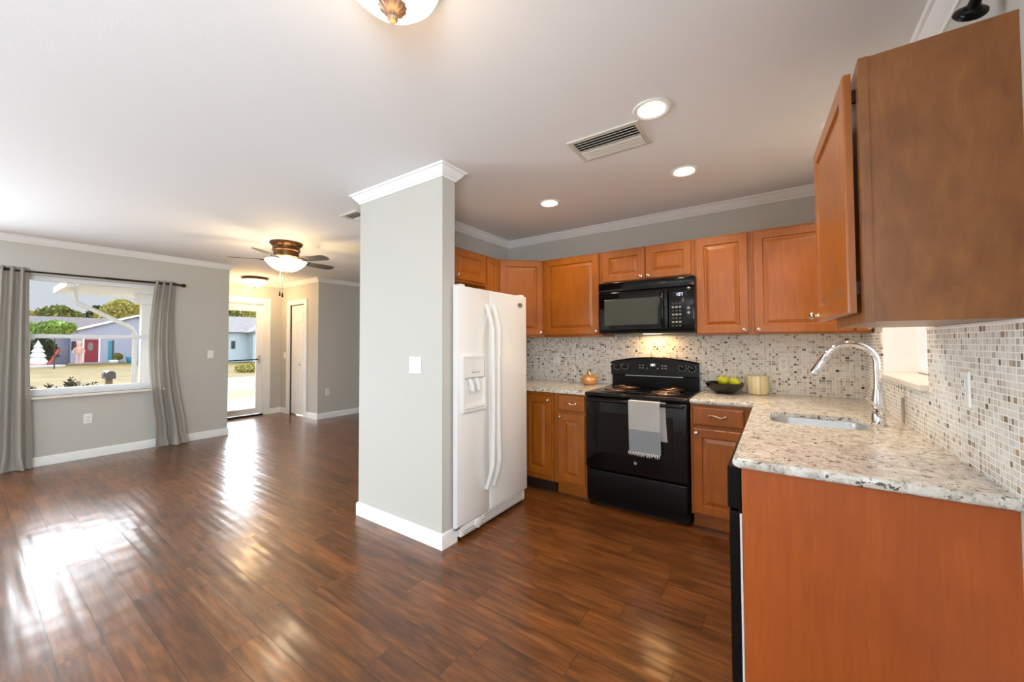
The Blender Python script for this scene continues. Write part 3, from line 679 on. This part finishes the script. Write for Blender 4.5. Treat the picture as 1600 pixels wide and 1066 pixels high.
# ------------------------------------------------------------------ fridge
fr = thing('fridge', (-2.1, 2.28, 0), 'white side-by-side fridge with water dispenser next to the grey wall end', 'fridge')
FX = -1.715; FF = frame((FX, 0, 0), (0, 1, 0), (1, 0, 0))
MB().box((-2.49, 1.902, .025), (FX-.036, 2.70, 1.665), .008, 2).build('body', 'appliance_white', fr)
def fdoor(y0, y1, name):
    mb = MB(); pr = [(FX-.034, 0), (FX-.012, 0), (FX-.004, .004), (FX, .012)]
    rs = [[(x, y0+i, .105+i), (x, y1-i, .105+i), (x, y1-i, 1.685-i), (x, y0+i, 1.685-i)] for x, i in pr]
    return mb.rings(rs)
YS = 2.200
f1 = fdoor(1.853, YS-.003, 'freezer_door').build('freezer_door', 'appliance_white', fr, 30)
f2 = fdoor(YS+.003, 2.700, 'fridge_door').build('fridge_door', 'appliance_white', fr, 30)
for (yy, par, s) in ((YS-.030, f1, -1), (YS+.030, f2, 1)):
    pth = []; n = 22
    for k in range(n+1):
        v = k/n; z = .27+1.31*v; bow = math.sin(PI*v)
        pth.append((FX+.006+.052*min(1, bow*2.6), yy+s*.012*(1-bow), z))
    mb = MB(); rs = []
    for (x, y, z) in pth:
        w = .014; rs.append([(x-.012, y-w, z), (x+.006, y-w, z), (x+.013, y-w*.5, z), (x+.013, y+w*.5, z), (x+.006, y+w, z), (x-.012, y+w, z)])
    mb.rings(rs).build('handle', 'appliance_white_smooth', par, 50)
# dispenser: bezel ring with a real recess look built outward from the door skin
q = lambda i, c: rect(1.893, .838, 2.146, 1.222, i, c)
dp = MB(FF).rings([q(0, .0), q(0, .012), q(.008, .016), q(.022, .016)], cap1=False).build('dispenser', 'appliance_white_smooth', f1)
MB(FF).box((1.912, 1.068, .001), (2.127, 1.203, .013), .003, 1).build('control_panel', 'appliance_white_smooth', dp)
for k in range(4): MB(FF).box((1.985+.022*k, 1.10, .013), (2.0+.022*k, 1.107, .0137)).build('print_mark', 'print_grey', dp)
MB(FF).rings([rect(1.912, .857, 2.127, 1.068, 0, .013), rect(1.912, .857, 2.127, 1.068, .012, .0015)], cap0=False).build('cavity', 'appliance_white_smooth', dp)
for a in (1.975, 2.045):
    MB(FF).tube([(a-.012, 1.06, .012), (a, 1.02, .02), (a+.012, .985, .018)], [.012, .016, .019], 14).build('paddle', 'appliance_white_smooth', dp, 40)
MB(FF).box((1.918, .862, .004), (2.121, .885, .022), .003, 1).build('drip_tray', 'appliance_white_smooth', dp)
gr = MB().box((FX-.0355, 1.902, .028), (FX-.012, 2.672, .098), .006, 2).build('grille', 'appliance_white_smooth', fr)
for k, z in enumerate((.042, .058, .074, .088)): MB().box((FX-.0125, 2.15 if k > 1 else 1.93, z-.003), (FX-.0105, 2.64, z+.003)).build('slot', 'print_grey', gr)
MB().lathe([(.036, 0), (.035, .01), (.028, .013), (.0, .014)], (FX-.0125, 2.075, .066), 28, (1, 0, 0)).build('filter_cap', 'appliance_white_smooth', gr, 40)
MB().box((FX-.034, 1.858, .086), (FX-.015, 1.93, .104), .002, 1).build('hinge', 'grey_plastic', fr)
MB().box((FX-.06, 2.64, .098), (FX-.02, 2.69, .104)).build('hinge', 'grey_plastic', fr)
for y in (1.93, 2.665): MB().box((FX-.10, y-.025, 1.6655), (FX-.02, y+.025, 1.70), .006, 2).build('hinge_cover', 'appliance_white_smooth', fr)
bd = MB(Matrix.Translation((FX, 2.60, 1.61)) @ Matrix.Rotation(PI/2, 4, 'Y') @ Matrix.Diagonal((.55, 1.15, 1, 1))).lathe([(.030, 0), (.030, .002), (.026, .004)], (0, 0, 0), 36).build('badge', 'grey_plastic', f2, 30)
for y in (1.93, 2.62): MB().cyl((FX-.11, y, 0), (FX-.11, y, .03), .02, 16).build('foot', 'black_matte', fr)

# ------------------------------------------------------------------ stove
RX0, RX1 = -1.296, -.526
sv = thing('stove', (-.91, 3.2, 0), 'black electric coil stove with a towel over its oven door', 'stove')
MB().box((RX0, 2.955, .03), (RX1, 3.56, .872)).build('body', 'black_satin', sv)
MB().box((RX0-.002, 2.915, .872), (RX1+.002, 3.53, .904), .008, 3).build('cooktop', 'black_gloss', sv, 40)
FS = frame((0, 2.953, 0), (1, 0, 0), (0, -1, 0))
od = MB(FS); od.box((RX0+.004, .305, 0), (RX1-.004, .865, .035), .008, 3); od = od.build('oven_door', 'black_gloss', sv, 40)
MB(FS).rings([rect(RX0+.10, .44, RX1-.10, .76, 0, .0352), rect(RX0+.10, .44, RX1-.10, .76, .003, .0368)]).build('oven_window', 'glass_black', od)
hb_ = MB(FS).box((RX0+.02, .835, .048), (RX1-.02, .860, .070), .008, 3)
for a in (RX0+.02, RX1-.05): hb_.box((a, .838, .034), (a+.03, .857, .050))
hb_.build('handle', 'black_gloss', od, 40)
MB(FS).lathe([(.012, .0355), (.012, .0375), (.010, .0385)], (-.895, .395, 0), 24).build('badge', 'print_grey', od)
MB(FS).box((RX0+.006, .065, 0), (RX1-.006, .292, .030), .010, 3).build('storage_drawer', 'black_satin', sv, 40)
MB().box((RX0+.03, 3.0, 0), (RX1-.03, 3.5, .03)).build('plinth', 'black_matte', sv)
# backguard
n = 24; xs = [RX0+.012+(RX1-RX0-.024)*k/n for k in range(n+1)]
top = lambda x: 1.130+.042*(1-((x+.911)/.373)**2)
mb = MB(); rs = []
for x in xs: rs.append([(x, 3.495, 1.005), (x, 3.487, 1.012), (x, 3.497, top(x)-.012), (x, 3.510, top(x)), (x, 3.545, top(x)-.004), (x, 3.550, 1.005)])
bgd = mb.rings(rs).build('backguard', 'black_gloss', sv, 35)
MB().box((RX0+.014, 3.515, .904), (RX1-.014, 3.55, 1.006)).build('lower_panel', 'black_satin', bgd)
MB().box((-1.15, 3.484, 1.003), (-.66, 3.489, 1.008)).build('trim_strip', 'stainless', bgd)
FG = Matrix.Translation((0, 3.4905, 0)) @ frame((0, 0, 0), (1, 0, 0), (0, -1, 0))
def knb(a, b):
    k = MB(FG).lathe([(.023, -.004), (.022, .010), (.018, .013), (.016, .022), (.006, .024)], (a, b, 0), 24).build('control_knob', 'black_satin', bgd, 40)
    MB(FG).box((a-.0015, b+.004, .023), (a+.0015, b+.016, .0246)).build('pointer', 'print_grey', k)
    for j in range(7):
        an = math.radians(-210+40*j-0); MB(FG).box((a+.030*math.cos(an)-.002, b+.030*math.sin(an)-.002, -.004), (a+.030*math.cos(an)+.002, b+.030*math.sin(an)+.002, .0032)).build('dial_mark', 'plate_white', k)
for a, b in ((-1.225, 1.082), (-1.155, 1.088), (-.665, 1.088), (-.590, 1.082)): knb(a, b)
MB(FG).box((-.945, 1.088, -.004), (-.875, 1.118, .0035)).build('clock_display', 'glass_black', bgd)
def text(s, M, size, mat, parent, name):
    c = bpy.data.curves.new(name, 'FONT'); c.body = s; c.size = size; c.extrude = .0004; c.align_x = 'CENTER'; c.align_y = 'CENTER'; c.materials.append(MAT[mat])
    o = bpy.data.objects.new(name, c); COL.objects.link(o); o.parent = parent
    o.matrix_local = Matrix.Translation(-ORG[parent.name]) @ M; return o
def glyphs(parent, M, x, y, h, mat):     # seven-segment style digits of the clock, blurred in the photo
    segs = {'1': 'bc', '0': 'abcdef', '7': 'abc', '5': 'afgcd'}
    w = h*.5; s = h*.12; mb = MB(M)
    S7 = {'a': (0, h-s, w, h), 'g': (0, h/2-s/2, w, h/2+s/2), 'd': (0, 0, w, s), 'b': (w-s, h/2, w, h), 'c': (w-s, 0, w, h/2), 'e': (0, 0, s, h/2), 'f': (0, h/2, s, h)}
    for i, ch in enumerate('107'):
        for g in segs[ch]:
            a = S7[g]; ox = x+i*h*.72+(h*.2 if i else 0); mb.box((ox+a[0], y+a[1], 0), (ox+a[2], y+a[3], .0008))
    return mb.build('clock_digits', mat, parent)
glyphs(bgd, Matrix.Translation((0, -.0036, 0)) @ FG, -.930, 1.094, .019, 'display_white')
for a in (-1.02, -.993, -.827, -.800):
    for b in (1.075, 1.098): MB(FG).box((a-.008, b-.005, -.004), (a+.008, b+.005, .0042), .001, 1).build('button', 'grey_plastic', bgd)
for a in (-.955, -.865): MB(FG).box((a-.006, 1.068, -.004), (a+.006, 1.078, .0042), .001, 1).build('button', 'grey_plastic', bgd)
for x, y, r in ((-1.11, 3.08, .092), (-.715, 3.08, .112), (-1.10, 3.35, .112), (-.72, 3.35, .092)):
    b = MB().lathe([(r+.012, .904), (r+.014, .908), (r+.004, .909), (r*.85, .9055), (r*.3, .9045)], (x, y, 0), 40).build('burner', 'drip_chrome', sv, 40)
    pts = []; turns = 4.2
    for k in range(140):
        a = 2*PI*turns*k/139; rr = .018+(r-.02)*k/139; pts.append((x+rr*math.cos(a), y+rr*math.sin(a), .9165))
    MB().tube(pts, .0052, 8).build('coil', 'coil_metal', b, 60)

# towel over the oven handle
mb = MB(); NX, NZ = 28, 30
def tow(x0, x1, zb, y0, ph, amp=1.0):
    out = []
    for i in range(NZ+1):
        v = i/NZ; row = []
        for j in range(NX+1):
            u_ = j/NX; z = .868+(zb-.868)*v
            row.append((x0+(x1-x0)*u_+.012*v*v*math.sin(ph), y0-.003-.002*v+amp*(.004*math.sin(7*u_+ph)+.003*math.sin(15*u_))*v, z))
        out.append(row)
    return out
F_, Bk = tow(-.930, -.703, .495, 2.878, .4), tow(-.905, -.672, .585, 2.914, 1.7, .25)
tw = thing('towel', (-.815, 2.885, .5), 'white and pale grey fringed towel hanging over the oven door', 'towel')
def sheet(rows, m0, m1=None, split=None):
    mb = MB(); V = [[mb.bm.verts.new(p) for p in r] for r in rows]
    for i in range(len(rows)-1):
        mb.mi = 1 if (split is not None and i >= split) else 0
        for j in range(len(rows[0])-1): mb.face([V[i][j], V[i][j+1], V[i+1][j+1], V[i+1][j]])
    bmesh.ops.solidify(mb.bm, geom=mb.bm.faces[:], thickness=.0025)
    return mb
sheet(F_, 0, 1, 17).build('front_flap', ['towel_white', 'towel_grey'], tw, 50)
sheet(Bk, 0, 1, 30).build('back_flap', ['towel_white'], tw, 50)
MB().box((-.930, 2.875, .8655), (-.703, 2.914, .8695), .002, 1).build('fold', 'towel_white', tw)
mb = MB(); mb.mi = 0
for k in range(34):
    x = -.926+.222*k/33; w = RNG.uniform(.020, .034); z0 = .497; yy = 2.866
    mb.tube([(x, yy-.002, z0), (x+RNG.uniform(-.003, .003), yy-.003, z0-w*.5), (x+RNG.uniform(-.004, .004), yy-.002, z0-w)], [.0028, .0022, .0010], 6)
mb.build('fringe', 'towel_white', tw, 60)

# ------------------------------------------------------------------ microwave
MX0, MX1, MZ0, MZ1, MY = -1.280, -.512, 1.378, 1.814, 3.205
mw = thing('microwave', (-.9, 3.35, MZ0), 'black over-the-range microwave hung under the short cabinet', 'microwave')
MB().box((MX0, MY, MZ0), (MX1, 3.57, MZ1), .004, 1).build('body', 'black_satin', mw)
FM = frame((0, MY, 0), (1, 0, 0), (0, -1, 0))
MB(FM).box((MX0, 1.735, 0), (MX1, MZ1, .022), .006, 2).build('vent_grille', 'black_gloss', mw, 40)
md = MB(FM).box((MX0, 1.40, 0), (-.705, 1.731, .026), .010, 3).build('door', 'black_gloss', mw, 40)
MB(FM).rings([rect(MX0+.055, 1.447, -.782, 1.667, 0, .0262), rect(MX0+.055, 1.447, -.782, 1.667, .003, .0275)]).build('door_window', 'mw_glass', md)
MB(FM).tube([(-.742, 1.425, .02), (-.742, 1.435, .045), (-.742, 1.50, .058), (-.742, 1.60, .058), (-.742, 1.69, .045), (-.742, 1.705, .02)], .0115, 14).build('handle', 'black_gloss', md, 60)
cp = MB(FM).box((-.701, 1.40, 0), (MX1, 1.731, .026), .006, 2).build('control_panel', 'black_gloss', mw, 40)
MB(FM).box((-.668, 1.655, .0255), (-.565, 1.695, .0272)).build('display', 'glass_black', cp)
glyphs(cp, Matrix.Translation((0, 0, 0)) @ FM @ Matrix.Translation((0, 0, .0273)), -.645, 1.664, .022, 'display_blue')
for r_ in range(7):
    for k in range(3): MB(FM).box((-.676+.026*k, 1.425+.029*r_, .0255), (-.659+.026*k, 1.438+.029*r_, .0268)).build('button', 'print_grey' if r_ % 2 else 'slot_dark', cp)
for b in (1.53, 1.565): MB(FM).lathe([(.011, .0255), (.010, .029), (.0, .0295)], (-.555, b, 0), 18).build('round_button', 'print_grey', cp, 40)
MB(FM).box((MX0+.002, 1.382, 0), (MX1-.002, 1.396, .018), .003, 1).build('bottom_trim', 'black_satin', mw)
ul = MB().box((-.97, 3.42, MZ0-.002), (-.83, 3.50, MZ0)).build('task_light_lens', 'bowl_glow', mw)
light('microwave_bulb', 'AREA', (-.88, 3.46, MZ0-.008), 1.5, (1, .55, .20), shape='RECTANGLE', size=.2, size_y=.07)

# ------------------------------------------------------------------ small things on the worktops
def lathe_thing(name, label, cat, prof, c, mat, ang=50, seg=48, **k): return tag(MB().lathe(prof, c, seg, **k).build(name, mat, None, ang), label, cat)
lathe_thing('bowl', 'wide black bowl holding green apples on the worktop', 'bowl', [(.055, 0), (.062, .004), (.095, .024), (.122, .050), (.138, .082), (.134, .083), (.117, .052), (.090, .028), (.05, .012), (0, .010)], (-.345, 3.40, ZC), 'bowl_black')
def apple(x, y, z, r, tilt, label):
    M = Matrix.Translation((x, y, z)) @ Matrix.Rotation(tilt[0], 4, 'X') @ Matrix.Rotation(tilt[1], 4, 'Y')
    pr = []
    for k in range(15):
        a = -PI/2+PI*k/14; pr.append((r*math.cos(a)*(1+.06*math.sin(a)), r*.92*math.sin(a)-(.28*r*math.exp(-(math.cos(a)*2.6)**2) if a > 0 else -.15*r*math.exp(-(math.cos(a)*2.6)**2))))
    t = thing('apple', (x, y, z), label, 'apple', 'apples in the black bowl')
    MB(M).lathe(pr, (0, 0, 0), 28).build('flesh', 'apple_skin', t, 80)
    MB(M).tube([(0, 0, r*.6), (.002, 0, r*.85), (.006, .002, r*1.1)], [.002, .0018, .0025], 8).build('stem', 'trunk', t)
apple(-.352, 3.39, ZC+.098, .041, (.2, .1), 'yellow-green apple on the stove side of the black bowl, sitting highest')
apple(-.274, 3.39, ZC+.086, .041, (-.3, .6), 'yellow-green apple in the black bowl on the side nearest the cream jar')
apple(-.335, 3.465, ZC+.070, .040, (.5, -.4), 'yellow-green apple at the back of the black bowl, almost hidden')
lathe_thing('candle_jar', 'cream ribbed candle jar beside the black fruit bowl', 'jar', [(.060, 0), (.068, .003), (.072, .02), (.0735, .07), (.072, .132), (.070, .138), (.066, .138), (.064, .12), (0, .118)], (-.134, 3.492, ZC), 'ribbed_cream')
vz = thing('vase', (-1.47, 3.41, ZC), 'small squat gold vase left of the stove', 'vase')
MB().lathe([(.040, 0), (.046, .002), (.070, .022), (.082, .045), (.078, .062), (.055, .082), (.030, .094), (.024, .100)], (-1.47, 3.41, ZC), 44).build('body', 'gold_glaze', vz, 60)
MB().lathe([(.024, .099), (.020, .108), (.017, .120), (.018, .130), (.024, .148), (.021, .149), (.014, .13), (0, .125)], (-1.47, 3.41, ZC), 36).build('neck', 'nickel', vz, 60)

# ------------------------------------------------------------------ outside
ZG = -.30
st(MB().box((-200, -150, ZG-.2), (-8.02, 170, ZG)), 'ground', 'lawn_green')
st(MB().box((-8.02, -60, ZG-.2), (60, 60, ZG-.02)), 'ground_near', 'concrete')
st(MB().box((-21.5, -60, ZG), (-15.2, 60, ZG+.012)), 'road', 'asphalt')
st(MB().box((-12.6, 2.2, ZG), (-8.02, 6.6, ZG+.06)).box((-15.2, -40, ZG), (-13.9, 2.0, ZG+.03)), 'path', 'concrete')
st(MB().box((-15.19, 2.2, ZG), (-12.61, 8.0, ZG+.03)), 'verge', 'dry_grass')
st(MB().box((-9.4, .95, 2.13), (-8.0, 4.2, 2.27)).box((-8.0, .95, 2.13), (-6.76, 2.04, 2.27)), 'roof_porch', 'trim_white')
st(MB().box((-7.32, -3.2, 2.10), (-6.76, .94, 2.20)), 'roof_eave', 'trim_white')
gt = thing('rain_gutter', (-8.6, 1.1, ZG), 'white gutter and slanting downspout at the porch roof corner', 'gutter')
MB().box((-9.5, .87, 2.12), (-8.2, .948, 2.22), .01, 2).build('gutter', 'trim_white', gt)
MB().tube([(-8.62, .99, 2.12), (-8.62, 1.0, 2.0), (-8.62, 1.02, 1.93), (-8.62, 1.25, 1.80), (-8.62, 1.62, 1.57), (-8.62, 1.655, 1.50), (-8.62, 1.66, 1.3), (-8.62, 1.66, ZG+.03)], .032, 12).build('downspout', 'trim_white', gt, 50)
pp = thing('porch_post', (-8.62, 1.82, ZG), 'square white porch post seen through the living room window', 'post')
MB().box((-8.70, 1.725, ZG), (-8.54, 1.90, 1.965), .006, 1).build('shaft', 'trim_white', pp)
MB().box((-8.72, 1.66, 1.965), (-8.52, 1.96, 2.13), .01, 1).build('capital', 'trim_white', pp)

def blob_leaves(mb, c, r, n, size, rng):
    for _ in range(n):
        a, b = rng.uniform(0, 2*PI), math.acos(rng.uniform(-1, 1)); k = rng.uniform(.55, 1.0)
        p = Vector((c[0]+r[0]*k*math.sin(b)*math.cos(a), c[1]+r[1]*k*math.sin(b)*math.sin(a), c[2]+r[2]*k*math.cos(b)))
        d = Vector((rng.gauss(0, 1), rng.gauss(0, 1), rng.gauss(0, 1))).normalized(); e = d.orthogonal().normalized(); s = size*rng.uniform(.6, 1.3)
        mb.face(mb.vs([p-d*s, p+e*s*.45, p+d*s, p-e*s*.45]))
def tree(name, x, y, zt, blobs, mat, label, seed, n=900, size=.3, trunk_r=.18, grp=None, cat='tree'):
    rng = random.Random(seed); t = thing(name, (x, y, ZG), label, cat, grp); mb = MB()
    for (ox, oy, oz, rx, ry, rz) in blobs: blob_leaves(mb, (x+ox, y+oy, oz), (rx, ry, rz), n, size, rng)
    mb.build('crown', mat, t)
    MB().cyl((x, y, ZG), (x, y, zt*.75), trunk_r, 10, trunk_r*.6).build('trunk', 'trunk', t)
G = 'trees beyond the neighbour house'
tree('tree', -65, 3.5, 4, [(0, 0, 4.2, 1.5, 1.8, .9), (0, -1.4, 4.0, 1.2, 1, .7)], 'leaf_yellow', 'yellowish tree over the neighbour roof beside the near curtain', 1, grp=G)
tree('tree', -60.5, 5.8, 4, [(0, 0, 4.5, 1.5, 1.3, .8), (0, 1.1, 4.1, 1.2, .9, .7)], 'leaf_mid', 'round green tree over the middle of the neighbour roof', 2, grp=G)
tree('tree', -64, 9.0, 4, [(0, 0, 4.2, 1.2, 1.0, .9), (0, .1, 5.1, .6, .5, .6)], 'leaf_dark', 'thin dark tree with a pointed top behind the slanting downspout', 3, n=500, grp=G)
tree('tree', -60, 10.4, 5, [(0, 0, 4.9, 1.8, 1.4, 1.4), (0, -1.0, 4.4, 1.4, 1, 1), (0, 1.3, 4.7, 1.4, 1.1, 1.1)], 'leaf_yellow', 'big sunlit yellow-green tree above the neighbour gable', 4, n=1100, grp=G)
tree('tree', -64, 13.2, 5, [(0, 0, 4.8, 1.6, 1.6, 1.2)], 'leaf_dark', 'dark tree beside the porch post beyond the gable', 5, grp=G)
tree('tree', -57, 19.6, 5, [(0, 0, 4.9, 1.5, 1.2, 1.3)], 'leaf_mid', 'green tree above the pale blue house, seen through the door beside the hinge side', 6, size=.25, grp=G)
tree('tree', -57, 22.0, 5, [(0, 0, 4.9, 1.5, 1.1, 1.4)], 'leaf_yellow', 'lighter green tree above the pale blue house, seen through the door beside the latch side', 7, size=.25, grp=G)
tree('tree', -40, 3.8, 2.4, [(0, 0, 2.45, .9, 1.0, .45), (0, -.9, 2.3, .7, .6, .4)], 'leaf_bright', 'small bright green spreading tree in front of the neighbour roof', 8, n=700, size=.2, trunk_r=.035)
tree('bush', -47.6, 3.9, .5, [(0, 0, .8, .6, .8, 1.1), (0, -1.3, .7, .6, .9, 1.0)], 'leaf_dark', 'dark bush behind the white Christmas tree decoration', 9, n=900, size=.2, trunk_r=.05, cat='bush')
tree('bush', -25.5, 9.9, -.1, [(0, 0, -.12, .9, .8, .28)], 'leaf_yellow', 'low yellow-green bush beyond the driveway seen through the front door', 10, n=700, size=.10, trunk_r=.03, cat='bush')
rng = random.Random(21)
for k, (y, h, lab) in enumerate(((.58, .76, 'low dark leafy shrub under the window next to the near curtain'), (.78, .74, 'low dark leafy shrub under the window, second from the near curtain'), (.96, .83, 'tallest dark leafy shrub under the window, with an upright sprig'), (1.13, .74, 'low dark leafy shrub under the window closest to the mailbox'))):
    t = thing('shrub', (-8.3, y, ZG), lab, 'shrub', 'shrubs outside the living room window'); mb = MB()
    ms = MB()
    for j in range(20):
        a = rng.uniform(0, 2*PI); rr = rng.uniform(.02, .07); tip = Vector((-8.3+rr*math.cos(a), y+rr*math.sin(a), h-rng.uniform(0, .12)))
        ms.tube([(-8.3, y, ZG), (-8.3+rr*.5*math.cos(a), y+rr*.5*math.sin(a), .4), tip], [.006, .004, .002], 5)
        for _ in range(9):
            p = tip-Vector((0, 0, rng.uniform(0, .18))); d = Vector((rng.gauss(0, 1), rng.gauss(0, 1), .9)).normalized(); e = d.orthogonal().normalized(); s = rng.uniform(.018, .032)
            mb.face(mb.vs([p, p+d*s+e*s*.35, p+d*s*2, p+d*s-e*s*.35]))
    mb.build('foliage', 'leaf_dark', t); ms.build('stems', 'trunk', t)

mbx = thing('mailbox', (-14.0, 2.235, ZG), 'grey mailbox on a square wooden post by the road', 'mailbox')
MB().box((-14.06, 2.175, ZG), (-13.94, 2.295, .44)).build('post', 'mail_wood', mbx)
arc = [(2.15, .44), (2.33, .44), (2.33, .55)]+[(2.24+.09*math.cos(a), .55+.09*math.sin(a)) for a in [PI*k/8 for k in range(1, 8)]]+[(2.15, .55)]
MB().rings([[(-14.3, y, z) for y, z in arc], [(-13.8, y, z) for y, z in arc]]).build('box', 'mail_metal', mbx)
MB().box((-13.95, 2.13, .50), (-13.90, 2.148, .62)).build('flag', 'mail_metal', mbx)

nh = thing('neighbour_house', (-52, 5, ZG), 'grey-blue house with dark shingle roof and red door across the street', 'house')
MB().prism([(-58, -14), (-49.2, -14), (-49.2, 5.4), (-48, 5.4), (-48, 12.4), (-58, 12.4)], ZG, 2.43).build('walls', 'house_grey', nh)
gz = lambda y: 2.43+(4.0-abs(y-9.4))*.345
MB().rings([[(x, 5.4, 2.43), (x, 12.4, 2.43), (x, 9.4, gz(9.4)-.03)] for x in (-48, -50)]).build('gable', 'house_grey', nh)
MB().rings([[(-47.7, 5.0, 2.25), (-47.7, 9.4, 3.85), (-47.7, 12.6, 2.25), (-47.7, 12.6, 2.43), (-47.7, 9.4, 4.03), (-47.7, 5.0, 2.43)], [(-47.8, 5.0, 2.25), (-47.8, 9.4, 3.85), (-47.8, 12.6, 2.25), (-47.8, 12.6, 2.43), (-47.8, 9.4, 4.03), (-47.8, 5.0, 2.43)]]).build('fascia', 'trim_white', nh)
MB().rings([[(-48.6, y, 2.42), (-53.5, y, 3.86), (-58.6, y, 2.42), (-58.6, y, 2.30), (-48.6, y, 2.30)] for y in (-14.4, 12.6)]).rings([[(x, 5.0, 2.40), (x, 9.4, 3.98), (x, 12.6, 2.40), (x, 12.6, 2.36), (x, 9.4, 3.90), (x, 5.0, 2.36)] for x in (-47.82, -53.5)]).build('roof', 'shingles', nh)
hd_ = MB().box((-47.98, 6.17, ZG+.1), (-47.94, 6.98, 1.75)).build('door', 'red_door', nh)
mbo = MB(Matrix.Translation((-47.94, 6.52, 1.15)) @ Matrix.Diagonal((1, .45, 1, 1))).lathe([(.38, 0), (.36, .02)], (0, 0, 0), 20, (1, 0, 0)); mbo.build('door_glass', 'pale_glass', hd_)
MB().box((-47.98, 6.06, ZG), (-47.93, 6.165, 1.85)).box((-47.98, 6.985, ZG), (-47.93, 7.09, 1.85)).build('door_casing', 'trim_white', nh)
MB().box((-47.99, 7.58, .0), (-47.95, 7.80, 1.65)).build('shutter', 'teal', nh); MB().box((-47.99, 7.82, ZG), (-47.95, 7.92, 1.7)).build('screen_post', 'dark_glass', nh)
MB().box((-47.99, 4.95+.5, .85), (-47.96, 5.9, 1.6)).build('side_window', 'dark_glass', nh)
MB().box((-47.95, 5.2, ZG), (-47.2, 9.6, ZG+.12)).build('porch_slab', 'concrete', nh)

bh = thing('neighbour_house', (-44, 17, ZG), 'pale blue house with pale roof seen through the front door', 'house')
MB().prism([(-47, 12.9), (-40, 12.9), (-40, 15.2), (-38.8, 15.2), (-38.8, 21), (-47, 21)], ZG, 2.45).build('walls', 'house_blue', bh)
MB().rings([[(-39.6, y, 2.38), (-43.5, y, 4.0), (-47.4, y, 2.38)] for y in (12.8, 21.3)]).rings([[(x, 14.8, 2.36), (x, 18.2, 4.05), (x, 21.6, 2.36)] for x in (-38.4, -44)]).build('roof', 'shingles_pale', bh)
MB().box((-39.99, 13.95, .9), (-39.96, 14.25, 1.6)).build('window', 'dark_glass', bh)
MB().box((-38.79, 16.2, ZG+.1), (-38.76, 18.8, 1.9)).build('garage_door', 'pale_pot', bh)

xt = thing('christmas_tree_decoration', (-45.2, 3.5, ZG+.1), 'white inflatable Christmas tree on the neighbour lawn', 'decoration')
MB().lathe([(.36, 0), (.50, .25), (.30, .62), (.42, .64), (.24, .98), (.34, 1.0), (.16, 1.32), (.24, 1.34), (.08, 1.66), (.02, 1.85)], (-45.2, 3.5, ZG+.1), 24).build('tree_body', 'inflatable_white', xt, 40)
MB().lathe([(.40, 0), (.44, .08), (.40, .24), (.3, .30)], (-45.2, 3.5, ZG+.1), 24).build('skirt', 'inflatable_pink', xt, 40)
MB().tube([(-45.1, 3.98, ZG+.18), (-45.1, 4.18, .2), (-45.1, 4.4, .75), (-45.1, 4.5, 1.0)], .07, 10).build('candy_cane', 'candy_red', xt, 50)
nu = thing('figure_decoration', (-46.2, 5.65, ZG), 'tall pink standing figure decoration beside the red door', 'decoration')
MB().box((-46.35, 5.42, ZG+.12), (-46.05, 5.88, ZG+.22)).build('stand', 'inflatable_pink', nu)
for s in (-.1, .1): MB().cyl((-46.2, 5.65+s, ZG+.2), (-46.2, 5.65+s, .62), .075, 12).build('leg', 'inflatable_pink', nu)
MB().lathe([(.16, .60), (.20, .75), (.22, 1.08), (.10, 1.14)], (-46.2, 5.65, 0), 18).build('torso', 'inflatable_pink', nu, 40)
MB().lathe([(.09, 1.12), (.13, 1.2), (.13, 1.34), (.15, 1.36), (.15, 1.6), (.12, 1.64)], (-46.2, 5.65, 0), 18).build('head', 'inflatable_pink', nu, 40)
for s in (-1, 1): MB().tube([(-46.2, 5.65+s*.2, 1.05), (-46.2, 5.65+s*.3, .85), (-46.2, 5.65+s*.27, .62)], .055, 10).build('arm', 'inflatable_pink', nu, 50)
lathe_thing('planter', 'teal pot in front of the grey-blue house', 'planter', [(.16, 0), (.26, .25), (.30, .5), (.27, .55), (.22, .5), (0, .48)], (-46.2, 8.66, ZG), 'teal', seg=24)
lathe_thing('planter', 'round white planter under a green plant in front of the grey-blue house', 'planter', [(.12, 0), (.28, .12), (.30, .26), (.2, .34), (0, .33)], (-45.2, 7.45, ZG), 'pale_pot', seg=24)
tree('bush', -46.7, 7.95, .1, [(0, 0, .28, .3, .32, .3)], 'leaf_mid', 'spiky green plant between the white planter and the teal pot', 12, n=300, size=.13, trunk_r=.04, cat='bush')
tag(MB().prism([(-44.6+1.3*math.cos(a), 2.9+1.9*math.sin(a)) for a in [2*PI*k/28 for k in range(28)]], ZG, ZG+.10).build('flower_bed', 'pale_pot'), 'round white-edged flower bed around the Christmas tree decoration', 'flower bed')
